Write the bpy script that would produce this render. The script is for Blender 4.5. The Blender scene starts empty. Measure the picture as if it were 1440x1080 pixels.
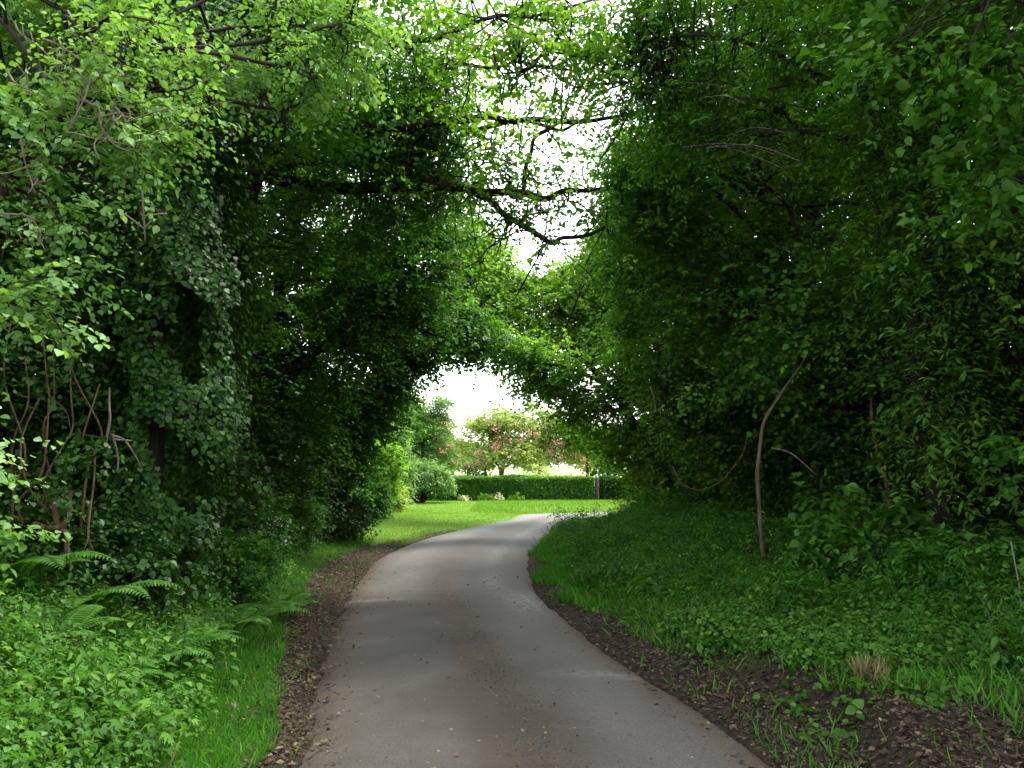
import bpy, math
import numpy as np

PI = math.pi
C = bpy.context.scene.collection
rng = np.random.default_rng(7)

# ------------------------------------------------------------------ camera model
F = 1200.0                                  # focal length in pixels of the 1440 wide photograph
PITCH = math.radians(5.5)
EYE = 1.7

def ray(px, py):
    u, v = (px - 720) / F, (540 - py) / F
    return np.array([u, math.cos(PITCH) - v * math.sin(PITCH), math.sin(PITCH) + v * math.cos(PITCH)])

def G(px, py, z=0.0):                       # point of the level z seen at a pixel
    d = ray(px, py)
    return np.array([0, 0, EYE]) + d * ((z - EYE) / d[2])

def P(px, py, Y):                           # point at depth Y seen at a pixel
    d = ray(px, py)
    return np.array([0, 0, EYE]) + d * (Y / d[1])

# ------------------------------------------------------------------ small maths
def norm(v):
    return v / np.maximum(np.linalg.norm(v, axis=-1, keepdims=True), 1e-9)

def sstep(a, b, x):
    t = np.clip((x - a) / (b - a), 0, 1)
    return t * t * (3 - 2 * t)

def n3(p, f=1.0, s=0.0):                    # cheap smooth noise, about -1..1
    x, y, z = p[..., 0] * f + s, p[..., 1] * f + 1.7 * s, p[..., 2] * f - s
    return (np.sin(1.3 * x + 2.1 * np.sin(.7 * y + .3 * z)) + np.sin(1.7 * y + 1.9 * np.sin(.9 * z + .5 * x))
            + np.sin(1.5 * z + 2.3 * np.sin(.8 * x - .6 * y)) + .6 * np.sin(3.1 * x - 2.7 * y + 2.9 * z)) / 3.2

def n2(x, y, f=1.0, s=0.0):
    return n3(np.stack([x, y, np.zeros_like(x)], -1), f, s)

def catmull(pts, per=6):
    pts = np.asarray(pts, float)
    q = np.vstack([2 * pts[0] - pts[1], pts, 2 * pts[-1] - pts[-2]])
    out = []
    for i in range(1, len(q) - 2):
        t = np.linspace(0, 1, per, endpoint=False)[:, None]
        a, b, c, d = q[i - 1], q[i], q[i + 1], q[i + 2]
        out.append(.5 * (2 * b + (c - a) * t + (2 * a - 5 * b + 4 * c - d) * t ** 2 + (3 * b - a - 3 * c + d) * t ** 3))
    out.append(pts[-1:])
    return np.vstack(out)

# ------------------------------------------------------------------ lane outline (from the photograph, on level ground)
PX = [(413, 1085, 1076), (438, 962, 986), (452, 880, 933), (470, 815, 886), (490, 762, 840), (508, 745, 812),
      (537, 744, 782), (600, 765, 757), (655, 778, 744), (700, 792, 735)]
Lp = [G(a, y) for a, b, y in PX]
Rp = [G(b, y) for a, b, y in PX]
Lp = [np.array([-1.25, -6, 0]), np.array([-1.2, 1, 0])] + Lp + [np.array(v) for v in [(-.05, 27.4, 0), (.15, 29.2, 0), (.55, 30.4, 0), (1.5, 30.9, 0), (4, 31.4, 0), (9, 32.3, 0), (22, 35, 0)]]
Rp = [np.array([1.45, -6, 0]), np.array([1.45, 1, 0])] + Rp + [np.array(v) for v in [(1.9, 26.6, 0), (2.4, 27.4, 0), (3.1, 28.0, 0), (4.0, 28.4, 0), (5.5, 28.9, 0), (10, 29.9, 0), (22, 32.5, 0)]]
LS, RS = catmull(Lp, 12), catmull(Rp, 12)
POLY = np.vstack([LS, RS[::-1]])[:, :2]

def lane_info(x, y):
    """(distance outside the lane, negative inside; True where the left edge is the nearer one)"""
    x, y = np.asarray(x, float).ravel(), np.asarray(y, float).ravel()
    dl, dr, ins = np.empty_like(x), np.empty_like(x), np.zeros(len(x), bool)
    def segd(px, py, S):
        a, b = S[:-1, :2], S[1:, :2]
        ab = b - a
        L2 = np.maximum((ab ** 2).sum(1), 1e-9)
        t = np.clip(((px[:, None] - a[:, 0]) * ab[:, 0] + (py[:, None] - a[:, 1]) * ab[:, 1]) / L2, 0, 1)
        return np.sqrt(((px[:, None] - a[:, 0] - t * ab[:, 0]) ** 2 + (py[:, None] - a[:, 1] - t * ab[:, 1]) ** 2).min(1))
    for i in range(0, len(x), 4000):
        s = slice(i, i + 4000)
        dl[s], dr[s] = segd(x[s], y[s], LS), segd(x[s], y[s], RS)
        a, b = POLY, np.roll(POLY, -1, 0)
        cond = (a[:, 1] > y[s, None]) != (b[:, 1] > y[s, None])
        xi = a[:, 0] + (y[s, None] - a[:, 1]) * (b[:, 0] - a[:, 0]) / np.where(b[:, 1] == a[:, 1], 1e-9, b[:, 1] - a[:, 1])
        ins[s] = (cond & (x[s, None] < xi)).sum(1) % 2 == 1
    d = np.minimum(dl, dr)
    return np.where(ins, -d, d), dl < dr

def terrain(x, y, full=False):
    shp = np.shape(x)
    x, y = np.asarray(x, float).ravel(), np.asarray(y, float).ravel()
    d, left = lane_info(x, y)
    s = np.maximum(d, 0)
    aL = np.interp(y, [0, 4, 10, 15, 18, 21, 60], [.8, .9, .9, .75, .45, .10, .12])
    aR = np.interp(y, [0, 5, 10, 16, 20, 24, 27, 30], [.5, .5, .52, .72, .92, .55, .15, .05])
    nz = n2(x, y, 1.1, 3.0)
    hL = .05 * sstep(0, .3, s) + aL * sstep(.5, 3.0 + .3 * nz, s)
    sc = .17 * np.interp(y, [9, 15], [1, .15])
    hR = .04 * sstep(0, .25, s) + sc * sstep(.55 + .15 * nz, .8 + .15 * nz, s) + np.maximum(aR - sc, 0) * sstep(.6, 3.1, s)
    far_edge = left & (y > 29)
    h = np.where(left, hL, hR)
    h = np.where(far_edge, .14 * sstep(.2, 3.0, s), h)
    h = h + sstep(.15, .9, s) * (.035 * n2(x, y, 2.6, 1.0) + .022 * n2(x, y, 7.0, 5.0) + .010 * n2(x, y, 17.0, 9.0)) * np.where((y > 19) & left, .3, 1)
    h = np.where(d < 0, -.04, h)
    h = h + .5 * sstep(90, 400, y) + .6 * sstep(8, 30, np.abs(x)) * sstep(40, 20, y)
    if full:
        return h.reshape(shp), d.reshape(shp), left.reshape(shp)
    return h.reshape(shp)

# ------------------------------------------------------------------ the air over the lane and the gap in the canopy
VY = [0, 3, 6, 8, 10, 14, 18, 22, 26, 30]
def corridor(p):
    """negative inside the open tunnel over the lane"""
    y = p[:, 1]
    xm = np.interp(y, VY, [0, 0, .1, .05, 0, -.3, -.4, -.4, -.1, .2])
    wl = np.interp(y, VY, [4.6, 3.9, 3.1, 2.75, 3.1, 3.4, 3.3, 3.0, 3.3, 4.6])
    wr = np.interp(y, VY, [4.8, 4.3, 3.8, 3.7, 3.7, 3.35, 3.1, 3.0, 3.3, 4.6])
    H = np.interp(y, VY, [9.5, 8.0, 6.6, 6.2, 5.7, 5.2, 4.6, 4.4, 4.7, 6.0])
    e = np.interp(y, VY, [2.6, 2.6, 2.5, 2.3, 2.2, 1.9, 1.55, 1.5, 1.6, 2])
    w = np.where(p[:, 0] < xm, wl, wr)
    q = (np.abs(p[:, 0] - xm) / w) ** e + (np.maximum(p[:, 2], 0) / H) ** e
    return q - 1 + .16 * n3(p, 1.1, 2.0)

def gap(p):
    """positive where the canopy leaves the sky open over the lane"""
    y = np.clip(p[:, 1], 5, 21)
    c, w = .026 * y, .096 * y
    w = w + np.interp(y, [12, 16, 20], [-.1, .1, .3])
    t = 1 - np.abs(p[:, 0] - c + .35 * n3(p, .9, 8.0)) / w
    return np.where((p[:, 1] < 21.5) & (p[:, 1] > 2), t, -1)

# ------------------------------------------------------------------ meshes
class Acc:
    def __init__(self):
        self.v, self.l, self.t, self.a, self.n = [], [], [], [], 0
    def add(self, v, loops, totals, tint):
        self.v.append(np.asarray(v, np.float32).reshape(-1, 3))
        self.l.append(np.asarray(loops, np.int32).ravel() + self.n)
        self.t.append(np.asarray(totals, np.int32).ravel())
        self.a.append(np.broadcast_to(np.asarray(tint, np.float32), (len(self.t[-1]),)))
        self.n += len(self.v[-1])
    def faces(self): return sum(len(t) for t in self.t)
    def build(self, name, mat, parent=None, loc=(0, 0, 0), smooth=False):
        v = np.vstack(self.v) - np.asarray(loc, np.float32)
        lo, to, at = np.concatenate(self.l), np.concatenate(self.t), np.concatenate(self.a)
        me = bpy.data.meshes.new(name)
        me.vertices.add(len(v)); me.vertices.foreach_set('co', v.ravel())
        me.loops.add(len(lo)); me.loops.foreach_set('vertex_index', lo)
        me.polygons.add(len(to))
        st = np.zeros(len(to), np.int32); st[1:] = np.cumsum(to)[:-1]
        me.polygons.foreach_set('loop_start', st)
        me.update(calc_edges=True)
        at_ = me.attributes.new('tint', 'FLOAT', 'FACE'); at_.data.foreach_set('value', at.astype(np.float32))
        if smooth: me.polygons.foreach_set('use_smooth', np.ones(len(to), bool))
        me.materials.append(mat)
        o = bpy.data.objects.new(name, me); C.objects.link(o)
        if parent is not None: o.parent = parent
        else: o.location = loc
        return o

# leaf outlines: (along, across, up)
OVATE = (np.array([(0, 0, 0), (.14, -.30, .06), (.40, -.42, .06), (.72, -.27, .0), (1, 0, -.14), (.72, .27, .0), (.40, .42, .06), (.14, .30, .06)]), [(0, 1, 2, 3, 4), (0, 4, 5, 6, 7)])
HEXLEAF = (np.array([(0, 0, 0), (.28, -.40, .07), (.66, -.33, .04), (1, 0, -.10), (.66, .33, .04), (.28, .40, .07)]), [(0, 1, 2, 3), (0, 3, 4, 5)])
NARROW = (np.array([(0, 0, 0), (.3, -.17, .05), (.65, -.15, .03), (1, 0, -.12), (.65, .15, .03), (.3, .17, .05)]), [(0, 1, 2, 3), (0, 3, 4, 5)])
LOBED = (np.array([(0, 0, 0), (.36, -.15, .02), (1, 0, -.12), (.36, .15, .02), (.10, -.30, .05), (.66, -.56, -.02), (.10, .30, .05), (.66, .56, -.02)]),
         [(0, 1, 2, 3), (0, 4, 5, 1), (0, 3, 7, 6)])
RHOMB = (np.array([(0, 0, 0), (.45, -.36, .06), (1, 0, -.06), (.45, .36, .06)]), [(0, 1, 2, 3)])
BLADE = (np.array([(0, -.05, 0), (0, .05, 0), (.55, -.04, .06), (.55, .04, .06), (1, 0, -.10)]), [(0, 2, 3, 1), (2, 4, 3)])
IVY = (np.array([(0, 0, 0), (.05, -.42, .04), (.45, -.46, .0), (1, 0, -.05), (.45, .46, .0), (.05, .42, .04)]), [(0, 1, 2, 3), (0, 3, 4, 5)])

def put(acc, tmpl, pos, d, nrm, size, tint, wid=1.0):
    V, FC = tmpl
    pos, d, nrm = (np.asarray(a, float).reshape(-1, 3) for a in (pos, d, nrm))
    n = len(pos)
    if n == 0: return
    size = np.broadcast_to(np.asarray(size, float), (n,))
    wid = np.broadcast_to(np.asarray(wid, float), (n,))
    d = norm(d); s = norm(np.cross(nrm, d)); u = np.cross(d, s)
    k = size[:, None, None]
    vv = pos[:, None] + k * (V[None, :, 0:1] * d[:, None] + wid[:, None, None] * V[None, :, 1:2] * s[:, None] + V[None, :, 2:3] * u[:, None])
    off = (np.arange(n) * len(V))[:, None]
    lo = off + np.array([i for f in FC for i in f])[None]
    acc.add(vv, lo, np.tile([len(f) for f in FC], n), np.repeat(np.broadcast_to(tint, (n,)), len(FC)))

def sprays(acc, tmpl, cen, rad, K, nl, size, droop=.25, flat=.5, out=None, tone=.5, var=.55, updir=(0, 0, 1), r=None):
    """clumps of leafy twigs: K twigs of nl leaves round every centre"""
    r = r or rng
    cen = np.asarray(cen, float).reshape(-1, 3); n = len(cen)
    if n == 0: return
    rad = np.broadcast_to(np.asarray(rad, float), (n,))[:, None, None]
    dr = r.normal(size=(n, K, 3)); dr[..., 2] *= flat
    dr = norm(dr)
    if out is not None: dr = norm(dr + .6 * np.asarray(out).reshape(n, 1, 3))
    L = rad * r.uniform(.55, 1.25, (n, K, 1))
    st = cen[:, None] + dr * L * .1 + r.normal(size=(n, K, 3)) * rad * .16
    t = ((np.arange(nl) + .6) / nl)[None, None, :, None]
    pos = st[:, :, None] + dr[:, :, None] * L[:, :, None] * t
    pos[..., 2] -= (droop * L[:, :, None] * t ** 2)[..., 0]
    T = np.broadcast_to(dr[:, :, None], pos.shape).copy()
    T[..., 2] -= 2 * droop * np.broadcast_to(t, pos.shape[:3] + (1,))[..., 0]
    T = norm(T)
    up = np.asarray(updir, float)
    sd = norm(np.cross(T, up + .01))
    sg = np.where(np.arange(nl) % 2 == 0, 1., -1.)[None, None, :, None]
    ld = T * .55 + sg * sd * .8 + r.normal(size=pos.shape) * .28
    ld[..., 2] -= .25
    nr = up + r.normal(size=pos.shape) * .42 + dr[:, :, None] * .25
    pos = pos + r.normal(size=pos.shape) * size * .25
    ct = r.uniform(-1, 1, (n, 1, 1)) * .5 + r.uniform(-1, 1, (n, K, 1)) * .35
    ti = np.clip(tone + var * (ct * .8 + r.uniform(-.5, .5, (n, K, nl))), 0, 1)
    put(acc, tmpl, pos, ld, nr, (size * r.uniform(.7, 1.25, (n, 1, 1)) * r.uniform(.75, 1.15, (n, K, 1)) * r.uniform(.6, 1.2, (n, K, nl))).ravel(), ti.ravel())

def tube(acc, pts, rad, sides=7, tint=.5):
    pts = np.asarray(pts, float); m = len(pts)
    rad = np.broadcast_to(np.asarray(rad, float), (m,))
    T = norm(np.gradient(pts, axis=0))
    ref = np.array([1., 0, 0]) if abs(T.mean(0)[0]) < .8 else np.array([0, 1., 0])
    a = norm(np.cross(T, ref)); b = np.cross(T, a)
    th = np.arange(sides) * 2 * PI / sides
    v = pts[:, None] + rad[:, None, None] * (np.cos(th)[None, :, None] * a[:, None] + np.sin(th)[None, :, None] * b[:, None])
    i = np.arange(m - 1)[:, None] * sides; j = np.arange(sides)[None]; jn = (j + 1) % sides
    q = np.stack([i + j, i + jn, i + sides + jn, i + sides + j], -1).reshape(-1, 4)
    lo = np.concatenate([q.ravel(), np.arange(sides) + (m - 1) * sides])
    acc.add(v, lo, np.concatenate([np.full(len(q), 4), [sides]]), tint)

def wob(pts, amp, r=None, per=5):
    """a wandering curve through the points"""
    r = r or rng
    c = catmull(pts, per); n = len(c)
    k = max(3, n // 4); j = r.normal(size=(k, 3)) * amp * 1.6; j[0] = 0; j[-1] *= .3
    j = catmull(j, 6); t = np.linspace(0, len(j) - 1, n)
    return c + np.stack([np.interp(t, np.arange(len(j)), j[:, q]) for q in range(3)], -1)

# ------------------------------------------------------------------ materials
def mat(name):
    m = bpy.data.materials.new(name); m.use_nodes = True
    nt = m.node_tree; nt.nodes.clear()
    return m, nt, nt.nodes.new, nt.links.new

def leaf_mat(name, c0, c1, c2, rough=.55, trans=.38, spec=.18, tcol=None):
    m, nt, N, Lk = mat(name)
    o = N('ShaderNodeOutputMaterial'); mx = N('ShaderNodeMixShader'); b = N('ShaderNodeBsdfPrincipled'); tr = N('ShaderNodeBsdfTranslucent')
    a = N('ShaderNodeAttribute'); a.attribute_name = 'tint'
    cr = N('ShaderNodeValToRGB'); e = cr.color_ramp.elements
    e[0].color = (*c0, 1); e[1].color = (*c2, 1); k = e.new(.5); k.color = (*c1, 1)
    Lk(a.outputs['Fac'], cr.inputs[0]); Lk(cr.outputs[0], b.inputs['Base Color'])
    hs = N('ShaderNodeMix'); hs.data_type = 'RGBA'; hs.blend_type = 'MULTIPLY'; hs.inputs[0].default_value = 1
    Lk(cr.outputs[0], hs.inputs[6]); hs.inputs[7].default_value = (*(tcol or (1.45, 1.65, .5)), 1)
    Lk(hs.outputs[2], tr.inputs['Color'])
    b.inputs['Roughness'].default_value = rough
    b.inputs['Specular IOR Level'].default_value = spec
    mx.inputs[0].default_value = trans
    Lk(b.outputs[0], mx.inputs[1]); Lk(tr.outputs[0], mx.inputs[2]); Lk(mx.outputs[0], o.inputs[0])
    return m

def bark_mat(name, c0, c1, scale=9):
    m, nt, N, Lk = mat(name)
    o = N('ShaderNodeOutputMaterial'); b = N('ShaderNodeBsdfPrincipled')
    tc = N('ShaderNodeTexCoord'); mp = N('ShaderNodeMapping'); mp.inputs['Scale'].default_value = (1, 1, .25)
    nz = N('ShaderNodeTexNoise'); nz.inputs['Scale'].default_value = scale; nz.inputs['Detail'].default_value = 8
    cr = N('ShaderNodeValToRGB'); cr.color_ramp.elements[0].position = .35; cr.color_ramp.elements[1].position = .7
    cr.color_ramp.elements[0].color = (*c0, 1); cr.color_ramp.elements[1].color = (*c1, 1)
    bp = N('ShaderNodeBump'); bp.inputs['Strength'].default_value = .7; bp.inputs['Distance'].default_value = .02
    Lk(tc.outputs['Object'], mp.inputs[0]); Lk(mp.outputs[0], nz.inputs[0]); Lk(nz.outputs[0], cr.inputs[0])
    Lk(cr.outputs[0], b.inputs['Base Color']); Lk(nz.outputs[0], bp.inputs['Height']); Lk(bp.outputs[0], b.inputs['Normal'])
    b.inputs['Roughness'].default_value = .9; b.inputs['Specular IOR Level'].default_value = .2
    Lk(b.outputs[0], o.inputs[0])
    return m

def flat_mat(name, c0, c1, scale=6, rough=.85):
    return bark_mat(name, c0, c1, scale)

M = {}
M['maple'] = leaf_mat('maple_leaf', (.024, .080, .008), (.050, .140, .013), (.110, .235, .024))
M['hazel'] = leaf_mat('hazel_leaf', (.058, .140, .030), (.112, .235, .062), (.215, .365, .130), trans=.4, tcol=(1.65, 1.6, .5))
M['ivy'] = leaf_mat('ivy_leaf', (.012, .042, .005), (.024, .074, .008), (.052, .130, .015), rough=.42, trans=.18, spec=.22)
M['oak'] = leaf_mat('oak_leaf', (.022, .074, .007), (.044, .122, .011), (.095, .200, .020))
M['bright'] = leaf_mat('bright_sunlit_leaf', (.070, .165, .016), (.125, .245, .028), (.210, .330, .048), trans=.55)  # sunlight on the tunnel-end trees is put into this lighter leaf colour
M['dark'] = leaf_mat('shade_leaf', (.014, .044, .008), (.024, .068, .011), (.045, .105, .018))  # darkened so the leaf colour carries the tunnel's interior shade
M['ground'] = leaf_mat('herb_leaf', (.024, .085, .009), (.050, .145, .014), (.105, .225, .032))
M['grass'] = leaf_mat('grass_blade', (.026, .110, .007), (.046, .165, .010), (.105, .250, .020), trans=.3, rough=.55)
M['lawn'] = leaf_mat('lawn_blade', (.095, .195, .020), (.140, .250, .028), (.200, .310, .045), trans=.3, rough=.6)
M['fern'] = leaf_mat('fern_leaf', (.035, .110, .014), (.060, .160, .022), (.100, .230, .030))
M['hedge'] = leaf_mat('hedge_leaf', (.040, .115, .018), (.066, .170, .028), (.100, .225, .040), rough=.4)
M['haw'] = leaf_mat('hawthorn_leaf', (.170, .235, .050), (.260, .330, .090), (.340, .390, .140))
M['bloss'] = leaf_mat('red_blossom', (.46, .16, .15), (.60, .28, .26), (.70, .45, .40), tcol=(1.2, .8, .8))
M['wbloss'] = leaf_mat('cream_blossom', (.45, .50, .25), (.60, .62, .35), (.75, .75, .50), tcol=(1, 1, .8))
M['ybloss'] = leaf_mat('yellow_blossom', (.25, .28, .03), (.45, .42, .05), (.65, .58, .08), tcol=(1, 1, .6))
M['pale'] = leaf_mat('pale_leaf', (.085, .160, .055), (.120, .215, .070), (.180, .280, .095))  # overexposed look of the distant trees is put into this pale colour
M['litter'] = leaf_mat('dead_leaf', (.036, .026, .016), (.085, .060, .036), (.22, .17, .095), trans=.1, tcol=(1.2, 1, .6), rough=.8)
M['straw'] = leaf_mat('dry_grass', (.10, .095, .04), (.18, .165, .075), (.28, .255, .12), trans=.25, tcol=(1, 1, .7))
M['bark'] = bark_mat('tree_bark', (.010, .008, .006), (.030, .025, .018))
M['bark_pale'] = bark_mat('pale_bark', (.045, .034, .020), (.13, .10, .062), 14)
M['twig'] = bark_mat('dry_twig', (.07, .056, .042), (.19, .155, .118), 20)
M['vine'] = bark_mat('vine_bark', (.040, .026, .013), (.115, .078, .040), 22)
M['stone'] = bark_mat('small_stone', (.05, .042, .034), (.17, .15, .12), 30)
M['wood'] = bark_mat('post_wood', (.03, .025, .016), (.075, .06, .036), 12)

# ------------------------------------------------------------------ tagging
def tag(o, label, cat, group=None):
    o['label'] = label; o['category'] = cat
    if group: o['group'] = group
    return o

def thing(name, loc, label, cat, group=None):
    o = bpy.data.objects.new(name, None); o.empty_display_size = .2; C.objects.link(o)
    o.location = loc
    return tag(o, label, cat, group)

def kind(o, k):
    o['kind'] = k
    return o

# ------------------------------------------------------------------ ground
def axis(lo, hi, step, far_lo, far_hi, g=1.16):
    a = list(np.arange(lo, hi + 1e-6, step))
    s, x = step, hi
    while x < far_hi:
        s *= g; x += s; a.append(x)
    s, x = step, lo
    while x > far_lo:
        s *= g; x -= s; a.insert(0, x)
    return np.array(a)

gx, gy = axis(-7, 7, .11, -1500, 1500), axis(2, 34, .14, -60, 2500)
XX, YY = np.meshgrid(gx, gy)
hh, dd, ll = terrain(XX, YY, True)
nx, ny = len(gx), len(gy)
acc = Acc()
i = np.arange(ny - 1)[:, None] * nx + np.arange(nx - 1)[None]
q = np.stack([i, i + 1, i + nx + 1, i + nx], -1).reshape(-1, 4)
acc.add(np.stack([XX, YY, hh], -1), q, np.full(len(q), 4), 0)

m, nt, N, Lk = mat('earth')
o_ = N('ShaderNodeOutputMaterial'); b = N('ShaderNodeBsdfPrincipled')
at = N('ShaderNodeAttribute'); at.attribute_name = 'mask'
sp = N('ShaderNodeSeparateColor'); Lk(at.outputs['Color'], sp.inputs[0])
tc = N('ShaderNodeTexCoord')
def noise(sc, det=6):
    n = N('ShaderNodeTexNoise'); n.inputs['Scale'].default_value = sc; n.inputs['Detail'].default_value = det
    Lk(tc.outputs['Object'], n.inputs[0]); return n
def ramp(src, c0, c1, p0=.3, p1=.7):
    r_ = N('ShaderNodeValToRGB'); r_.color_ramp.elements[0].color = (*c0, 1); r_.color_ramp.elements[1].color = (*c1, 1)
    r_.color_ramp.elements[0].position = p0; r_.color_ramp.elements[1].position = p1
    Lk(src, r_.inputs[0]); return r_
def mixc(fac, a, b_):
    x = N('ShaderNodeMix'); x.data_type = 'RGBA'
    if hasattr(fac, 'is_linked'): Lk(fac, x.inputs[0])
    else: x.inputs[0].default_value = fac
    Lk(a, x.inputs[6]); Lk(b_, x.inputs[7]); return x.outputs[2]
nA, nB, nC = noise(22), noise(2.5), noise(90, 3)
moss = ramp(nA.outputs[0], (.018, .030, .008), (.045, .080, .018))
soil = ramp(nA.outputs[0], (.014, .011, .007), (.052, .039, .026))
lawn = ramp(nB.outputs[0], (.085, .165, .018), (.130, .225, .028))
field = ramp(nB.outputs[0], (.20, .25, .10), (.28, .31, .14))
c = mixc(sp.outputs[0], moss.outputs[0], soil.outputs[0])
c = mixc(sp.outputs[1], c, lawn.outputs[0])
c = mixc(sp.outputs[2], c, field.outputs[0])
Lk(c, b.inputs['Base Color']); b.inputs['Roughness'].default_value = .95; b.inputs['Specular IOR Level'].default_value = .1
bp = N('ShaderNodeBump'); bp.inputs['Strength'].default_value = .6; bp.inputs['Distance'].default_value = .03
Lk(nC.outputs[0], bp.inputs['Height']); Lk(bp.outputs[0], b.inputs['Normal']); Lk(b.outputs[0], o_.inputs[0])
ground = kind(acc.build('ground', m, smooth=True), 'structure')

def WR(y): return np.interp(y, [4, 5, 6, 7.3, 9, 12, 15, 18, 22], [1.75, 1.55, 1.05, .75, .5, .34, .26, .16, .1])
def masks(x, y, d, left):
    nz = n2(x, y, 1.3, 2.0) * .5 + n2(x, y, 4.0, 6.0) * .3
    wl = np.interp(y, [4, 6, 10, 13, 17, 20], [.22, .35, .65, .75, .75, .25]) + .16 * nz
    wr = WR(y) + .35 * nz
    soil_ = np.where(left, 1 - sstep(-.12, .12, d - wl), 1 - sstep(-.12, .12, d - wr))
    soil_ = np.where(left & (y > 23), .0, soil_)
    lawn_ = np.where(left, sstep(17.5, 19.5, y - .25 * (x + 2)), 0) * sstep(60, 40, y) * sstep(-16, -9, x)
    lawn_ = np.maximum(lawn_, sstep(29, 31, y) * sstep(60, 45, y))
    bare = np.exp(-((x - 3.6) / .9) ** 2 - ((y - 31.9) / .5) ** 2)
    soil_ = np.maximum(soil_, .0 * bare)
    fld = sstep(43, 47, y)
    return soil_, lawn_ * (1 - .8 * bare) * (1 - soil_), fld
s_, l_, f_ = masks(XX, YY, dd, ll)
ca = ground.data.color_attributes.new('mask', 'FLOAT_COLOR', 'POINT')
ca.data.foreach_set('color', np.stack([s_, l_, f_, np.ones_like(s_)], -1).astype(np.float32).ravel())

# ------------------------------------------------------------------ lane
nS, nW = 520, 29
def resample(S, n):
    s = np.concatenate([[0], np.cumsum(np.linalg.norm(np.diff(S[:, :2], axis=0), axis=1))])
    return s, np.stack([np.interp(np.linspace(0, s[-1], n), s, S[:, k]) for k in range(3)], -1)
idx = np.linspace(0, len(LS) - 1, nS)
Lr = np.stack([np.interp(idx, np.arange(len(LS)), LS[:, k]) for k in range(3)], -1)
Rr = np.stack([np.interp(idx, np.arange(len(RS)), RS[:, k]) for k in range(3)], -1)
w_ = np.linspace(0, 1, nW)
pts = Lr[:, None] * (1 - w_)[None, :, None] + Rr[:, None] * w_[None, :, None]
ext = np.zeros((nS, nW))                      # ragged edges
ed = norm(Rr - Lr)
jl = .05 * n2(Lr[:, 0], Lr[:, 1], 3.1, 1) + .03 * n2(Lr[:, 0], Lr[:, 1], 9, 2)
jr = .05 * n2(Rr[:, 0], Rr[:, 1], 3.1, 4) + .03 * n2(Rr[:, 0], Rr[:, 1], 9, 7)
pts[:, 0] += ed * (jl - .04)[:, None]; pts[:, -1] += ed * (jr + .04)[:, None]
cam_ = .045 * (1 - (2 * w_ - 1) ** 2)
pts[..., 2] = .012 + cam_[None] + .006 * n2(pts[..., 0], pts[..., 1], 1.2, 3)
pts[:, 0, 2] = -.05; pts[:, -1, 2] = -.05
acc = Acc()
i = np.arange(nS - 1)[:, None] * nW + np.arange(nW - 1)[None]
q = np.stack([i, i + 1, i + nW + 1, i + nW], -1).reshape(-1, 4)
acc.add(pts, q, np.full(len(q), 4), 0)
m, nt, N, Lk = mat('worn_asphalt')
o_ = N('ShaderNodeOutputMaterial'); b = N('ShaderNodeBsdfPrincipled'); tc = N('ShaderNodeTexCoord')
at = N('ShaderNodeAttribute'); at.attribute_name = 'mask'
sp = N('ShaderNodeSeparateColor'); Lk(at.outputs['Color'], sp.inputs[0])
mpn = N('ShaderNodeMapping'); mpn.inputs['Scale'].default_value = (1, .25, 1); Lk(tc.outputs['Object'], mpn.inputs[0])
def noise2(sc, det=6, st=False):
    n = N('ShaderNodeTexNoise'); n.inputs['Scale'].default_value = sc; n.inputs['Detail'].default_value = det
    Lk((mpn.outputs[0] if st else tc.outputs['Object']), n.inputs[0]); return n
n1, n2_, n3_, n4 = noise2(2.2, 8, True), noise2(70, 8), noise2(1.1, 8), noise2(14, 8)
base = ramp(n1.outputs[0], (.062, .057, .046), (.120, .110, .092), .3, .72)
grit = ramp(n2_.outputs[0], (.022, .019, .015), (.17, .155, .130), .28, .75)
c = mixc(.5, base.outputs[0], grit.outputs[0])
dirt = ramp(n4.outputs[0], (.030, .019, .009), (.098, .067, .037))
def mul(a, b_=None, v=1.0):
    x = N('ShaderNodeMath'); x.operation = 'MULTIPLY'; x.use_clamp = True; Lk(a, x.inputs[0])
    if b_ is not None: Lk(b_, x.inputs[1])
    else: x.inputs[1].default_value = v
    return x.outputs[0]
def thr(src, p0, p1):
    return ramp(src, (0, 0, 0), (1, 1, 1), p0, p1).outputs[0]
c = mixc(mul(sp.outputs[0], thr(n4.outputs[0], .30, .56)), c, dirt.outputs[0])       # muddy middle trail and edges
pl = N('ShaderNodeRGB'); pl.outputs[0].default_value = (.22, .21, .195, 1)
c = mixc(mul(sp.outputs[1], thr(n4.outputs[0], .3, .6)), c, pl.outputs[0])           # worn pale patches and tracks; also paler towards the far end
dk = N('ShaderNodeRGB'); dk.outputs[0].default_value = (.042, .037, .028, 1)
c = mixc(mul(sp.outputs[2], thr(n3_.outputs[0], .25, .6)), c, dk.outputs[0])         # darker near stretch and middle band
Lk(c, b.inputs['Base Color']); b.inputs['Roughness'].default_value = .82; b.inputs['Specular IOR Level'].default_value = .25
bp = N('ShaderNodeBump'); bp.inputs['Strength'].default_value = .5; bp.inputs['Distance'].default_value = .006
Lk(n2_.outputs[0], bp.inputs['Height']); Lk(bp.outputs[0], b.inputs['Normal']); Lk(b.outputs[0], o_.inputs[0])
lane = kind(acc.build('road', m, smooth=True), 'structure')
W2 = np.broadcast_to(w_[None], (nS, nW)); yy = pts[..., 1]; xx = pts[..., 0]
trail = np.exp(-((W2 - .50 - .03 * np.sin(yy * .9)) / .075) ** 2) * sstep(15, 9, yy) * 1.3 + .30 * np.exp(-((W2 - .5) / .12) ** 2)
trail += .9 * sstep(.17, 0, W2) + .9 * sstep(.84, 1, W2)
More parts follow.
